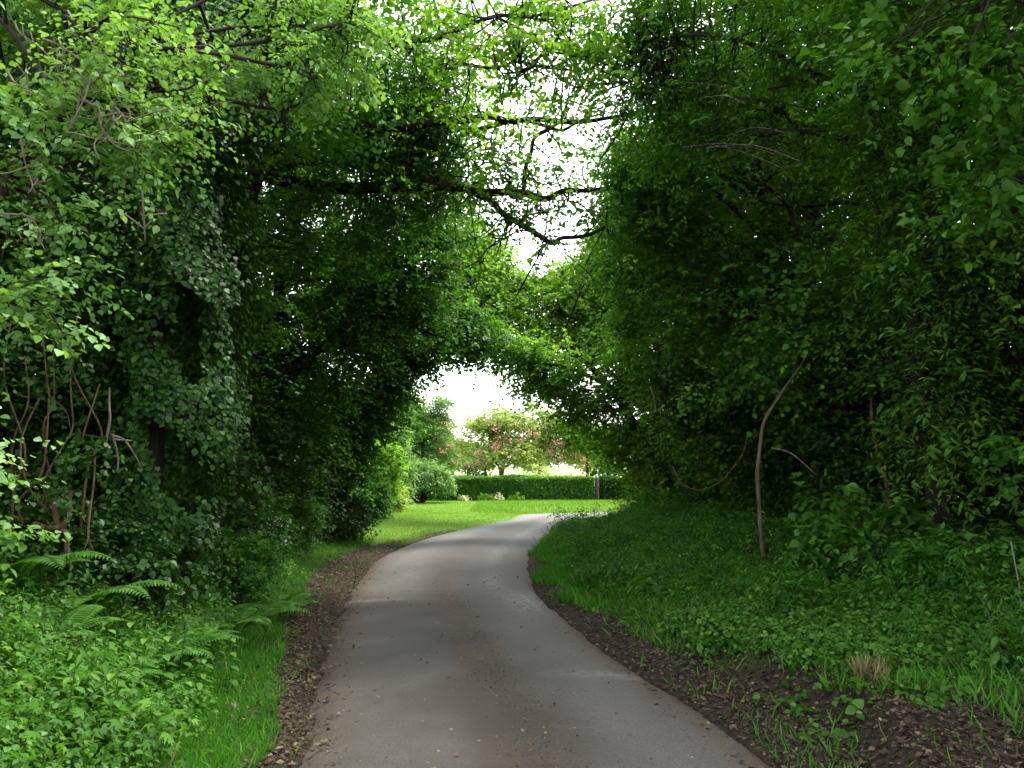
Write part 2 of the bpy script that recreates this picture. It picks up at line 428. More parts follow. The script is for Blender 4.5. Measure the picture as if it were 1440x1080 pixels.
def blob(px, py, rx, ry):
    g = G(px, py); return np.exp(-((xx - g[0]) / rx) ** 2 - ((yy - g[1]) / ry) ** 2)
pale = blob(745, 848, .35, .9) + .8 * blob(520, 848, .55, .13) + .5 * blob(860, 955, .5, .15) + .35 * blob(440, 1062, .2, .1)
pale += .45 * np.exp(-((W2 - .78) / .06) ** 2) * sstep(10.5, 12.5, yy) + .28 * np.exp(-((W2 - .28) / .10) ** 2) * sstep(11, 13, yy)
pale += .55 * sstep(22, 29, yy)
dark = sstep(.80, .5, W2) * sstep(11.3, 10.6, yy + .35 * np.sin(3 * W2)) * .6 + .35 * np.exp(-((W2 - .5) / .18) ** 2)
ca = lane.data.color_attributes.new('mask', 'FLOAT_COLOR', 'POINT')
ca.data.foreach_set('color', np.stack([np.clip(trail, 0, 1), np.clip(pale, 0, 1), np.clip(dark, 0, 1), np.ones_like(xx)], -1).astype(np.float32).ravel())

# ------------------------------------------------------------------ trees
def in_lobes(lobes, n, r):
    """points in a set of ellipsoids (cx,cy,cz, rx,ry,rz), shared by volume"""
    vol = np.array([a[3] * a[4] * a[5] for a in lobes]); pick = r.choice(len(lobes), n, p=vol / vol.sum())
    A = np.array(lobes)[pick]
    u = norm(r.normal(size=(n, 3))) * (r.uniform(0, 1, (n, 1)) ** (1 / 2.4))
    return A[:, :3] + u * A[:, 3:]

def clumps(lobes, n, r, air=True, sparse=.10, thin=.5):
    out = np.zeros((0, 3))
    for _ in range(12):
        p = in_lobes(lobes, n * 2, r)
        g = terrain(p[:, 0], p[:, 1])
        ok = p[:, 2] > g + .25
        if air:
            cv = corridor(p)
            ok &= (cv > .04) & ((cv < .75) | (r.random(len(p)) < thin))
            gp = gap(p)
            ok &= (gp < 0) | (r.random(len(p)) < sparse * (1 - .3 * np.clip(gp, 0, 1)))
        ok &= n3(p, 1.6, 11.0) > -.22
        out = np.vstack([out, p[ok]])
        if len(out) >= n: break
    return out[:n]

BY = {}
def tree(name, label, cat, trunk, r0, lobes, n, leaf='maple', tmpl=OVATE, rad=.55, K=9, nl=11, size=.08, seed=1, group=None,
         bark='bark', limbs=10, air=True, tone=.45, sparse=.10, thin=.5, twigs=True, more=None, m=0, extra=None, flat=.5, droop=.25, r1=None, part='crown'):
    r = np.random.default_rng(seed)
    base = np.array(trunk[0], float)
    base[2] = terrain(base[0:1], base[1:2])[0] - .05
    trunk = [base] + [np.array(t, float) for t in trunk[1:]]
    root = thing(name, base, label, cat, group)
    r0 *= .75
    ac = Acc()
    tp = catmull(trunk, 7)
    tr_ = np.interp(np.linspace(0, 1, len(tp)), [0, .08, .5, 1], [r0 * 1.35, r0, r0 * .75, r1 or r0 * .35])
    tube(ac, tp + r.normal(size=tp.shape) * r0 * .05, tr_, 9)
    cl = clumps(lobes, n, r, air, sparse, thin)
    if more: cl = np.vstack([cl, in_lobes(more, m, r)])
    if len(cl) == 0: cl = np.array(lobes)[:, :3]
    nodes = [tp[len(tp) // 3:]]
    if limbs:
        far = cl[r.choice(len(cl), min(limbs, len(cl)), replace=False)]
        for t in far:
            k = np.argmin(np.abs(tp[:, 2] - (t[2] - .45 * np.linalg.norm((t - tp[-1])[:2]))))
            k = int(np.clip(k, len(tp) // 4, len(tp) - 1))
            s = tp[k]; mid = s * .5 + t * .5 + np.array([0, 0, .12 * np.linalg.norm(t - s)]) + r.normal(size=3) * .2
            lp = wob([s, mid, t], .05, r)
            tube(ac, lp, np.linspace(min(tr_[k] * .6, .11), .014, len(lp)), 6)
            nodes.append(lp[2:])
    nodes = np.vstack(nodes)
    if twigs:
        for t in cl:
            k = np.argmin(((nodes - t) ** 2).sum(1)); s = nodes[k]
            if np.linalg.norm(s - t) < .1: continue
            lp = wob([s, (s + t) / 2 + r.normal(size=3) * .1, t], .02, r, 3)
            tube(ac, lp, np.linspace(.016, .005, len(lp)), 3)
    ac.build('trunk', M[bark], root, base, True)
    lv = Acc()
    sprays(lv, tmpl, cl, rad * r.uniform(.75, 1.2, len(cl)), K, nl, size, tone=tone, r=r, flat=flat, droop=droop)
    if extra is not None: extra(lv, r)
    lv.build(part, M[leaf], root, base)
    BY[name] = (root, base)
    return root, base

def E(px, py, Y, rx, ry=None, rz=None):
    p = P(px, py, Y); return (*p, rx, ry or rx, rz or rx)

# ---- the ivy side
tree('hazel', 'hazel with sunlit pale broad leaves and bare grey twigs above the ivy-clad trunk', 'tree',
     [(-4.1, 5.4, 0), (-3.9, 5.5, 2), (-3.4, 5.6, 3.6), (-2.7, 6, 4.9)], .10,
     [E(330, 50, 6.3, .9, .9, .45), E(180, 110, 5.7, .75, .7, .45), E(440, 60, 7.3, .8, .8, .5), E(40, 260, 5.3, .6, .5, .5), E(70, 400, 5.4, .45, .4, .35), E(20, 420, 5.0, .3, .4, .4),
      E(200, 10, 6.2, 1.0, .8, .4), E(110, 190, 5.4, .55, .5, .3), E(240, 200, 6.0, .35, .4, .25), E(60, 30, 6.4, 1.0, .9, .6), E(10, 640, 4.5, .22, .3, .5)],
     215, 'hazel', OVATE, .34, 10, 10, .050, 21, air=False, tone=.5, limbs=12)
tree('ivy_clad_tree', 'thick tree trunk wrapped in glossy dark ivy beside the tangled bare vines', 'tree',
     [(-3.75, 8.3, 0), (-3.6, 8.4, 2.2), (-3.7, 8.6, 4.5), (-3.2, 9, 7.0), (-2.6, 9.3, 9)], .30,
     [(-3.9, 9.2, 7.2, 2.0, 1.9, 2.2), (-2.4, 9.3, 6.8, 1.7, 1.6, 1.3), (-4.8, 8.3, 5.0, 1.6, 1.7, 2.5)], 330, 'maple', OVATE, .6, 9, 11, .075, 22, limbs=12)
tree('tall_maple', 'maple sending two bare dark limbs straight across the lane under the sky gap', 'tree',
     [(-4.3, 12, 0), (-4.2, 12, 2), (-4.0, 12, 4.2), (-3.6, 12, 6.5), (-3.0, 12, 9)], .27,
     [(-3.2, 12, 6.6, 2.0, 1.9, 1.8), (-4.2, 12.2, 8.6, 2.2, 2, 2.0), (-4.9, 12, 4.5, 1.7, 1.9, 2.6), (-1.9, 12.5, 6.6, 1.2, 1.6, .9)], 480, 'maple', LOBED, .6, 9, 11, .085, 23, limbs=12,
     more=[E(560, 200, 12.3, .9, .9, .8), E(590, 300, 12.6, .7, .8, .6), E(480, 330, 12, .9, .9, .7), E(590, 110, 12, .8, .9, .7), E(640, 60, 12, .6, .8, .5)], m=150)
tree('shaded_tree', 'dim tree in the deep shade just past the maple with the bare limbs', 'tree',
     [(-4.7, 15.4, 0), (-4.5, 15.4, 2.2), (-4.2, 15.3, 5), (-3.5, 15.2, 8.4)], .25,
     [(-3.4, 15.4, 6.2, 2.0, 1.8, 2.0), (-4.4, 15.4, 8.2, 2.2, 2.0, 2.0), (-5.0, 15.4, 4.0, 1.6, 1.9, 2.4)], 420, 'maple', OVATE, .6, 9, 10, .08, 24, tone=.3,
     more=[E(580, 350, 15.6, .9, .9, .8), E(600, 430, 15.8, .7, .8, .7), E(520, 440, 15.6, .9, .9, .8), E(470, 520, 15.6, .8, .8, .8), E(430, 620, 15.6, .6, .8, 1.0), E(620, 270, 15.6, .7, .9, .7)], m=240)
tree('leaning_tree', 'dark tree leaning into the lane as the shaded side of the tunnel mouth arch', 'tree',
     [(-4.1, 18.6, 0), (-3.75, 18.8, 1.6), (-3.0, 19, 3.4), (-1.9, 19.2, 5.0), (-.9, 19.4, 6.0)], .26,
     [(-2.6, 19, 5.4, 1.7, 1.5, 1.0), (-4.2, 19, 7.0, 1.9, 1.7, 1.6), (-4.7, 18.8, 3.5, 1.5, 1.7, 2.8), (-4.2, 19.5, 1.8, .8, 1.2, 1.6)], 420, 'maple', OVATE, .55, 9, 10, .085, 25,
     more=[E(650, 462, 19.4, .75, .8, .45), E(600, 492, 19.2, .8, .8, .5), E(560, 530, 19, .6, .8, .55), E(530, 580, 18.8, .4, .7, .6), E(505, 640, 18.6, .35, .6, .8), E(700, 485, 19.5, .4, .7, .3), E(665, 490, 19.4, .4, .6, .35), E(610, 430, 19, .8, .8, .6), E(540, 480, 18.8, .8, .8, .7)], m=260)
tree('sunlit_sycamore', 'sunlit sycamore over the tunnel end, on the lawn side under the lower sky gap', 'tree',
     [(-5.6, 25.6, 0), (-5.3, 25.8, 2.5), (-4.4, 26, 5), (-3, 26.3, 7.2)], .22,
     [(-2.8, 26.4, 6.6, 2.0, 1.5, 1.3), (-4.6, 26, 7.2, 2.0, 1.7, 1.5), (-5.6, 25.6, 5.0, 1.4, 1.5, 2.0)], 260, 'bright', LOBED, .65, 8, 10, .13, 26, sparse=.5, tone=.65,
     more=[E(670, 400, 26, .8, .9, .8), E(645, 330, 26.5, .7, .9, .8), E(690, 455, 26, .8, .9, .6), E(630, 430, 26, .8, .8, .8), E(705, 385, 26.5, .5, .7, .45), E(660, 360, 26.5, .8, .9, .8), E(720, 440, 26.3, .6, .8, .6), E(700, 350, 27, .55, .8, .5), E(735, 405, 27, .6, .8, .4), E(785, 390, 27, .7, .8, .5), E(655, 480, 26, .8, .9, .6), E(690, 420, 26.3, .8, .9, .7)], m=500)
# ---- the woodland side
tree('overhanging_elm', 'elm whose big soft leaves hang over the lane mouth on the woodland side', 'tree',
     [(4.5, 5.6, 0), (4.3, 5.6, 2.2), (4.1, 5.6, 4.2), (3.4, 6, 6.5)], .22,
     [E(1400, 40, 5.0, .7, .6, .45), E(1240, 10, 6.0, .9, .9, .5), E(1420, 230, 5.6, .5, .6, .6), (3.6, 6.4, 6.6, 2.0, 1.8, 1.4), (4.6, 5.6, 5.6, 1.5, 1.7, 2.2), E(1330, 90, 5.4, .45, .45, .25)], 330, 'oak', OVATE, .5, 8, 10, .070, 31, air=False, limbs=12)
tree('ash_tree', 'dark trunked tree with long thin twigs, directly behind the broad-leaved elder', 'tree',
     [(4.75, 9.4, 0), (4.55, 9.4, 2.2), (4.4, 9.5, 4.5), (3.8, 9.6, 8.0)], .17,
     [(3.7, 9.6, 6.9, 2.2, 1.9, 1.7), (4.6, 9.4, 8.6, 2.2, 2.0, 1.8), (5.3, 9.4, 4.6, 1.5, 1.9, 2.4), (2.3, 10, 6.9, 1.2, 1.5, .9)], 440, 'oak', NARROW, .65, 9, 13, .09, 32, limbs=16, tone=.62,
     more=[E(1300, 280, 8.7, .6, .5, .6), E(1335, 400, 8.7, .6, .5, .7), E(1270, 170, 8.7, .7, .5, .5), E(1350, 520, 8.8, .5, .5, .7), E(920, 60, 10, .6, .9, .5), E(960, 170, 10, .6, .9, .6), E(1310, 610, 8.8, .45, .3, .6)], m=195)
tree('field_maple', 'field maple with layered dark sprays above the curved bare sapling', 'tree',
     [(4.9, 12.8, 0), (4.6, 12.8, 2.2), (4.2, 12.9, 4.6), (3.4, 13, 8.2)], .24,
     [(3.2, 13, 6.2, 2.0, 1.8, 1.6), (4.2, 13, 8.2, 2.2, 2, 1.9), (5.0, 12.8, 4.0, 1.5, 1.8, 2.4), (2.3, 13.2, 6.2, 1.0, 1.5, 1.0)], 480, 'maple', LOBED, .6, 9, 11, .082, 33, limbs=14, tone=.62,
     more=[E(890, 230, 12.8, .6, .8, .6), E(930, 310, 12.8, .7, .8, .6), E(1000, 420, 12.8, .9, .8, .8), E(1080, 500, 12.8, .9, .8, .8)], m=150)
tree('bushy_oak', 'low bushy tree with dense mid green leaves between field maple and tunnel mouth', 'tree',
     [(4.5, 16.3, 0), (4.1, 16.3, 2.0), (3.4, 16.3, 4.4), (2.5, 16.4, 7.0)], .22,
     [(2.9, 16.4, 5.6, 1.9, 1.7, 1.4), (4.0, 16.4, 7.6, 2.2, 1.9, 1.9), (4.6, 16.2, 3.4, 1.4, 1.8, 2.2), (2.4, 16.8, 4.9, .9, 1.4, .8)], 440, 'maple', OVATE, .6, 9, 11, .08, 34, tone=.65,
     more=[E(905, 300, 15.6, .8, .9, .8), E(930, 390, 15.6, .9, .9, .8), E(960, 530, 15.6, .9, .9, .8), E(1000, 610, 15.6, .9, .9, .8), E(880, 370, 16, .45, .7, .5)], m=240)
tree('arching_tree', 'tree arching low across the lane over the hedge, black against the garden', 'tree',
     [(3.9, 19.6, 0), (3.3, 19.8, 1.8), (2.4, 20, 3.4), (1.2, 20.2, 4.8)], .2,
     [(2.6, 20, 4.4, 1.6, 1.4, 1.0), (4.0, 20, 6.2, 1.8, 1.6, 1.6), (3.9, 19.6, 2.6, 1.2, 1.6, 2.0)], 430, 'bright', OVATE, .55, 9, 11, .08, 35, tone=.4,
     more=[E(725, 507, 20, .42, .7, .4), E(755, 525, 20, .4, .7, .4), E(735, 485, 20, .5, .8, .4), E(785, 525, 20, .7, .8, .5), E(835, 565, 20, .65, .8, .5), E(875, 610, 20, .5, .8, .5), E(905, 655, 20, .4, .8, .6), E(880, 535, 19.6, .6, .8, .6), E(742, 540, 20, .28, .5, .25), E(772, 556, 20.2, .32, .5, .25), E(805, 578, 20.2, .35, .5, .3), E(840, 605, 20.2, .35, .6, .35), E(862, 640, 20.3, .25, .6, .35)], m=250)
tree('sunlit_lime', 'lime tree with leaves coloured bright as if sunlit, closing the tunnel end on the woodland side', 'tree',
     [(5.0, 26.2, 0), (4.6, 26.2, 2.4), (3.8, 26.3, 5), (2.6, 26.5, 7)], .2,
     [(3.2, 26.4, 6.6, 1.8, 1.5, 1.6), (4.3, 26.2, 7.8, 1.9, 1.7, 1.6), (5.0, 26.2, 4.0, 1.3, 1.6, 2.2)], 280, 'bright', OVATE, .62, 9, 10, .10, 36, sparse=.5, tone=.7,
     more=[E(800, 420, 26, 1.0, 1, .9), E(840, 370, 26, .8, .9, .7), E(765, 465, 26, .8, .9, .7), E(745, 425, 26.5, .5, .7, .5), E(850, 470, 26, 1.0, .9, .9), E(800, 500, 25.5, .9, .9, .6), E(870, 420, 26, 1, 1, 1), E(750, 490, 25.8, .7, .9, .5), E(830, 440, 26, 1, 1, .8), E(860, 340, 26, .8, .9, .7)], m=480)
# ---- the rows behind: wood on the right, light-blocking backing added on the left
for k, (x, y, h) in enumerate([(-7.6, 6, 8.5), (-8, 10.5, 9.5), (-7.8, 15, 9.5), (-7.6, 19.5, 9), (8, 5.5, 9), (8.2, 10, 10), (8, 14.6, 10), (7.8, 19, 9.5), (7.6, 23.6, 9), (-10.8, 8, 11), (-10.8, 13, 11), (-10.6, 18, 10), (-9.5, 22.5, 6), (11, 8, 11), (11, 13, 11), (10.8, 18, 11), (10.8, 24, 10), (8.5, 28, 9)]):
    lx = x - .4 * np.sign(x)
    sd_ = 'added behind the ivy bank to block light' if x < 0 else 'deep in the wood beyond the elder'
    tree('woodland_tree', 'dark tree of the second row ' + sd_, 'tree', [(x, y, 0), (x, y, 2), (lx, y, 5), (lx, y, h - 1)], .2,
         [(lx, y, 3.2, 1.6, 2.5, 3.2), (lx, y, h - 2.6, 2.4, 2.6, 2.4)] + ([(lx - 1.2, y, h + .6, 2.6, 2.4, 1.6)] if x > 0 else []), 260 + 130 * (x > 0), 'dark', RHOMB, .75, 7, 9, .17, 50 + k, 'trees standing in the second row ' + ('added beyond the bank' if x < 0 else 'in the wood'), limbs=6, thin=1, twigs=False)

# ------------------------------------------------------------------ limbs across the sky gap, climbers, saplings
LIMB = []
def limb(root, base, name, px, r0, r1, matn='bark', amp=.02, per=8, hold=False):
    ac = Acc(); p = wob([P(*q) for q in px], amp, per=per)
    tube(ac, p, np.linspace(r0, r1, len(p)), 7)
    if hold: LIMB.append((ac, p)); return p
    ac.build(name, M[matn], root, base, True)
    return p

def leafy(root, base, paths, n, leaf, tmpl, rad, K, nl, size, seed, tone=.55, name='foliage', spread=.35):
    r = np.random.default_rng(seed); pp = np.vstack(paths)
    c_ = pp[r.integers(0, len(pp), n)] + r.normal(size=(n, 3)) * spread
    a = Acc(); sprays(a, tmpl, c_, rad, K, nl, size, tone=tone, r=r)
    for q in c_:
        tw, lp = min(LIMB, key=lambda t: ((t[1] - q) ** 2).sum(1).min())
        s = lp[np.argmin(((lp - q) ** 2).sum(1))]
        tube(tw, wob([s, (s + q) / 2 + r.normal(size=3) * .06, q], .012, r, 3), [.012] * 6 + [.004], 3)
    a.build(name, M[leaf], root, base)

root, base = BY['tall_maple']
ps = [limb(root, base, 'limb', [(380, 250, 12), (480, 262, 12), (600, 262, 12), (660, 264, 12), (745, 273, 12), (800, 268, 12.2), (870, 262, 12.6)], .10, .03, hold=True),
      limb(root, base, 'limb', [(655, 266, 12), (690, 283, 11.9), (725, 310, 11.8), (755, 328, 11.7), (776, 339, 11.7), (800, 333, 11.8), (852, 317, 12.2)], .055, .025, hold=True),
      limb(root, base, 'limb', [(380, 215, 12), (480, 182, 11.6), (575, 178, 11.4), (640, 168, 11.4), (700, 165, 11.4), (770, 165, 11.5), (860, 167, 12), (930, 150, 12.5)], .085, .02, hold=True),
      limb(root, base, 'limb', [(560, 240, 12), (615, 195, 12), (660, 178, 12), (730, 175, 12), (790, 182, 12), (845, 160, 12.2)], .06, .015, hold=True),
      limb(root, base, 'limb', [(736, 270, 12), (741, 235, 11.9), (752, 205, 11.9), (778, 178, 11.8), (805, 140, 11.8), (832, 95, 11.8), (860, 60, 11.9)], .035, .012, hold=True),
      limb(root, base, 'limb', [(655, 262, 12), (662, 243, 12), (690, 232, 12), (708, 240, 12), (722, 262, 12)], .016, .008, hold=True),
      limb(root, base, 'limb', [(610, 185, 12), (660, 205, 12), (720, 228, 12), (775, 258, 12)], .018, .008, hold=True),
      limb(root, base, 'limb', [(775, 339, 11.7), (740, 325, 11.5), (705, 340, 11.4), (680, 352, 11.3)], .014, .006, hold=True),
      limb(root, base, 'limb', [(690, 285, 11.9), (720, 312, 11.8), (760, 300, 11.6), (800, 282, 11.5)], .012, .006, hold=True)]
ps2 = [limb(root, base, 'limb', [(735, 100, 10), (755, 85, 10), (790, 40, 10), (795, -20, 10)], .03, .01, hold=True),
       limb(root, base, 'limb', [(560, 60, 10.5), (650, 42, 10.3), (720, 22, 10), (800, 10, 10), (870, -15, 10)], .035, .012, hold=True),
       limb(root, base, 'limb', [(600, 95, 10.5), (680, 95, 10.4), (745, 90, 10.2), (810, 100, 10.2), (880, 70, 10.4)], .022, .008, hold=True),
       limb(root, base, 'limb', [(700, 25, 10), (760, 62, 10), (830, 85, 10), (900, 130, 10.3)], .02, .008, hold=True)]
leafy(root, base, ps, 85, 'maple', OVATE, .34, 5, 7, .075, 61, .75)
leafy(root, base, ps2, 130, 'bright', OVATE, .38, 6, 7, .07, 62, .5, spread=.45)
r = np.random.default_rng(63); tips = []
for ac, p in LIMB:
    L = np.linalg.norm(np.diff(p, axis=0), axis=1).sum()
    for _ in range(int(3 + 3.2 * L)):
        k = r.integers(1, len(p)); d = norm(np.array([r.normal(), r.normal() * .5, r.normal() * .8 + .15])); l = r.uniform(.35, 1.1)
        q = wob([p[k], p[k] + d * l * .5 + r.normal(size=3) * .05, p[k] + d * l + r.normal(size=3) * .12], .02, r, 5)
        tube(ac, q, np.linspace(.012, .004, len(q)), 4)
        for _ in range(3):
            j = r.integers(3, len(q)); e = norm(d + r.normal(size=3) * .7) * r.uniform(.15, .45)
            q2 = wob([q[j], q[j] + e * .5 + r.normal(size=3) * .02, q[j] + e], .01, r, 3); tube(ac, q2, np.linspace(.006, .002, len(q2)), 3); tips.append(q2[-1])
    ac.build('limb', M['bark'], root, base, True)
tips = np.array(tips); a = Acc(); tips = tips[r.random(len(tips)) < .8]
sprays(a, OVATE, tips, .2, 3, 5, .06, tone=.55, r=r); a.build('foliage', M['bright'], root, base)

# ivy round the big trunk
root, base = BY['ivy_clad_tree']
r = np.random.default_rng(71)
def ivy_coat(root, base, axis_pts, r_lo, r_hi, z0, z1, n, size, seed, lean=(0, 0), leaf='ivy', arc=(0, 2 * PI)):
    r = np.random.default_rng(seed)
    ax = catmull(axis_pts, 8)
    z = r.uniform(z0, z1, n); th = r.uniform(*arc, n)
    cx, cy_ = np.interp(z, ax[:, 2], ax[:, 0]), np.interp(z, ax[:, 2], ax[:, 1])
    q = np.stack([np.cos(th) * 1.5, np.sin(th) * 1.5, z * .9], -1)
    rr = r_lo + (r_hi - r_lo) * np.clip(.5 + .6 * n3(q, 1.2, seed) + .35 * n3(q, 3.1, seed + 2.), 0, 1.15) * np.interp(z, [.9, 2.2, 3.2], [.3, .6, 1])
    rr *= np.sqrt(r.uniform(.35, 1.05, n))
    pos = np.stack([cx + rr * np.cos(th), cy_ + rr * np.sin(th), z], -1)
    o_ = np.stack([np.cos(th), np.sin(th), np.full(n, .35)], -1)
    keep = n3(pos, 2.9, seed + 3.) > -.28
    pos, o_ = pos[keep], o_[keep]; k = len(pos)
    d = np.stack([r.normal(size=k) * .45, r.normal(size=k) * .45, np.full(k, -1.)], -1) + o_ * .5
    a = Acc()
    put(a, IVY, pos, d, o_ + r.normal(size=(k, 3)) * .35, size * r.uniform(.6, 1.25, k), np.clip(.45 + .5 * r.normal(size=k) * .6, 0, 1))
    a.build('ivy', M[leaf], root, base)
ivy_coat(root, base, [(-3.45, 8.3, 0), (-3.3, 8.25, 2), (-3.3, 8.3, 4.5), (-3.1, 8.8, 7), (-2.6, 9.2, 9)], .36, 1.0, .95, 7.2, 62000, .052, 71)
root, base = BY['leaning_tree']
ivy_coat(root, base, [(-4.1, 18.6, 0), (-3.75, 18.8, 1.6), (-3.0, 19, 3.4), (-1.9, 19.2, 5.0)], .25, .6, .1, 4.6, 9000, .10, 72)
for nm, ax in (('tall_maple', [(-4.3, 12, 0), (-4.2, 12, 2), (-4.0, 12, 4.2), (-3.6, 12, 6.5)]), ('shaded_tree', [(-4.7, 15.4, 0), (-4.5, 15.4, 2.2), (-4.2, 15.3, 5)]),
               ('field_maple', [(4.9, 12.8, 0), (4.6, 12.8, 2.2), (4.2, 12.9, 4.6)])):
    root, base = BY[nm]
    ivy_coat(root, base, ax, .2, .5, .4, 4.8, 5000, .085, 73)

r = np.random.default_rng(74)
lob = [E(60, 480, 7.8, .5, .4, .5), E(110, 560, 7.9, .5, .3, .7), E(20, 580, 7.9, .5, .3, .8), E(150, 430, 7.7, .4, .4, .5), E(90, 700, 8.2, .7, .3, .5), E(60, 520, 6.5, .35, .2, .3), E(100, 640, 6.6, .3, .2, .35), E(20, 690, 6.4, .3, .2, .35)]
a = Acc(); c_ = in_lobes(lob, 115, r); sprays(a, IVY, c_, .3, 6, 8, .055, tone=.4, r=r, droop=.6); a.build('ivy', M['ivy'], root, base)
# bare twigs on the hazel
root, base = BY['hazel']
r = np.random.default_rng(75)
for px in ([(20, 30, 5.4), (25, 45, 5.4), (55, 75, 5.4), (80, 90, 5.3)], [(75, 85, 5.3), (78, 105, 5.3), (82, 120, 5.3)], [(60, 55, 5.3), (85, 68, 5.3), (130, 90, 5.2), (160, 104, 5.2), (195, 103, 5.2)],
           [(130, 105, 5.2), (125, 130, 5.2), (105, 170, 5.1), (92, 190, 5.1)], [(115, 125, 5.2), (105, 165, 5.2), (100, 180, 5.2)], [(256, 120, 6.2), (253, 150, 6.2), (255, 180, 6.2), (268, 212, 6.2)],
           [(254, 162, 6.2), (275, 155, 6.2), (285, 148, 6.2)], [(138, 162, 5.2), (150, 190, 5.2), (175, 215, 5.2), (215, 213, 5.2)], [(140, 165, 5.2), (165, 162, 5.2), (178, 178, 5.2)],
           [(30, 195, 5.1), (38, 235, 5.1), (48, 270, 5.1)], [(230, 65, 6), (262, 75, 6), (270, 105, 6)], [(200, 270, 5.4), (203, 300, 5.4), (206, 340, 5.4)], [(95, 15, 5.6), (120, 60, 5.5), (150, 75, 5.5), (170, 40, 5.5)],
           [(10, 100, 5.2), (30, 130, 5.2), (60, 130, 5.2)], [(110, 130, 5.2), (140, 150, 5.2), (190, 160, 5.3)], [(0, 300, 5.1), (40, 310, 5.1), (60, 350, 5.1)]):
    ac = Acc(); p = wob([P(*q) for q in px], .012, r, 5); tube(ac, p, np.linspace(.008, .003, len(p)), 5)
    for _ in range(5):
        s = p[r.integers(2, len(p))]; e = s + r.normal(size=3) * np.array([.12, .05, .12]); tube(ac, wob([s, (s + e) / 2 + r.normal(size=3) * .02, e], .006, r, 3), [.005] * 6 + [.002], 4)
    ac.build('bare_twig', M['twig'], root, base, True)

# vines
VG = 'bare vines hanging beside the ivy-clad trunk'
for k, px in enumerate([[(60, 470, 7.0), (62, 560, 7.0), (58, 640, 6.9), (45, 720, 6.9), (30, 790, 6.9)], [(75, 480, 7.2), (82, 590, 7.1), (68, 660, 7.0), (72, 730, 7.0), (66, 790, 7.0)],
                        [(55, 560, 6.8), (60, 650, 6.7), (75, 700, 6.7), (70, 745, 6.7)], [(95, 470, 7.2), (80, 560, 7.1), (88, 640, 7.0), (76, 700, 7.0), (82, 760, 7.0)],
                        [(35, 500, 6.9), (40, 600, 6.8), (30, 690, 6.8), (45, 770, 6.8)], [(110, 440, 7.1), (118, 560, 7.0), (105, 650, 7.0), (112, 770, 7.0)],
                        [(20, 430, 6.7), (24, 560, 6.7), (15, 680, 6.7), (22, 780, 6.7)], [(140, 540, 6.9), (128, 620, 6.9), (140, 690, 6.9), (128, 770, 6.9)]]):
    ac = Acc(); p = wob([P(*q) for q in px], .05, r, 7); tube(ac, p, np.linspace(.006, .011, len(p)), 6)
    for _ in range(3):
        s_ = p[r.integers(2, len(p) - 1)]; e = s_ + r.normal(size=3) * np.array([.10, .06, .16])
        tube(ac, wob([s_, (s_ + e) / 2 + r.normal(size=3) * .03, e], .008, r, 4), np.linspace(.006, .002, 9), 4)
    tag(ac.build('vine', M['vine'], None, p[-1], True), 'brown bare vine hanging straight down in the dark hollow by the ivy-clad trunk', 'vine', VG)
ac = Acc(); p = wob([P(*q) for q in [(100, 690, 6.6), (97, 722, 6.6), (80, 742, 6.6), (60, 741, 6.6), (48, 736, 6.6)]], .006, r, 8); tube(ac, p, .022, 7)
tag(ac.build('vine', M['vine'], None, p[-1], True), 'thick yellow-brown vine curled into an open loop above the ferns', 'vine')
ac = Acc(); p = wob([P(*q) for q in [(76, 700, 6.6), (80, 735, 6.6), (92, 758, 6.6), (99, 800, 6.6)]], .006, r, 8); tube(ac, p, .02, 7)
tag(ac.build('vine', M['vine'], None, p[-1], True), 'short stout vine slanting into the ground beside the looped one', 'vine')
ac = Acc(); p = wob([P(*q) for q in [(154, 545, 7.0), (153, 580, 7.0), (149, 625, 7.0)]], .012, r, 8); tube(ac, p, np.linspace(.006, .013, len(p)), 7)
for q in ([(158, 610, 7), (165, 640, 7), (166, 662, 7)], [(157, 612, 7), (175, 620, 7), (195, 650, 7)], [(160, 618, 7), (186, 620, 7)]):
    p2 = wob([P(*z) for z in q], .005, r, 5); tube(ac, p2, np.linspace(.011, .005, len(p2)), 5)
tag(ac.build('dead_branch', M['twig'], None, p[0], True), 'grey broken dead branch with three prongs hanging against the ivy', 'branch')

# saplings in the wood
def sapling(name, label, px, r0, seed, n=26, rad=.5, leaf='maple', Y2=None, matn='bark_pale'):
    r = np.random.default_rng(seed); pts = [P(*q) for q in px]
    b_ = pts[0].copy(); b_[2] = terrain(b_[0:1], b_[1:2])[0] - .04; pts[0] = b_
    root = thing(name, b_, label, 'tree')
    ac = Acc(); p = wob(pts, .008, r, 9); tube(ac, p, np.linspace(r0, r0 * .5, len(p)), 8); ac.build('trunk', M[matn], root, b_, True)
    c_ = p[-1] + r.normal(size=(n, 3)) * np.array([.6, .5, .5]) + np.array([0, 0, .3])
    a = Acc(); sprays(a, OVATE, c_, rad, 7, 9, .08, r=r); a.build('crown', M[leaf], root, b_)
sapling('sapling', 'pale bare sapling bowed like a bow, standing alone on the woodland bank', [(1074, 772, 10.4), (1066, 710, 10.4), (1065, 650, 10.4), (1076, 595, 10.4), (1105, 545, 10.5), (1135, 500, 10.7)], .030, 81, 44)
sapling('sapling', 'thin straight sapling slanting backwards between the bowed sapling and the dark trunk', [(1302, 690, 10.6), (1297, 640, 10.6), (1285, 600, 10.6), (1272, 560, 10.6), (1255, 515, 10.7), (1240, 440, 10.8)], .05, 82, matn='vine')
sapling('sapling', 'slender shaded sapling lower and left of the straight slanting one', [(1255, 730, 10.2), (1246, 680, 10.2), (1232, 635, 10.2), (1225, 560, 10.3)], .03, 83, 14, matn='vine')
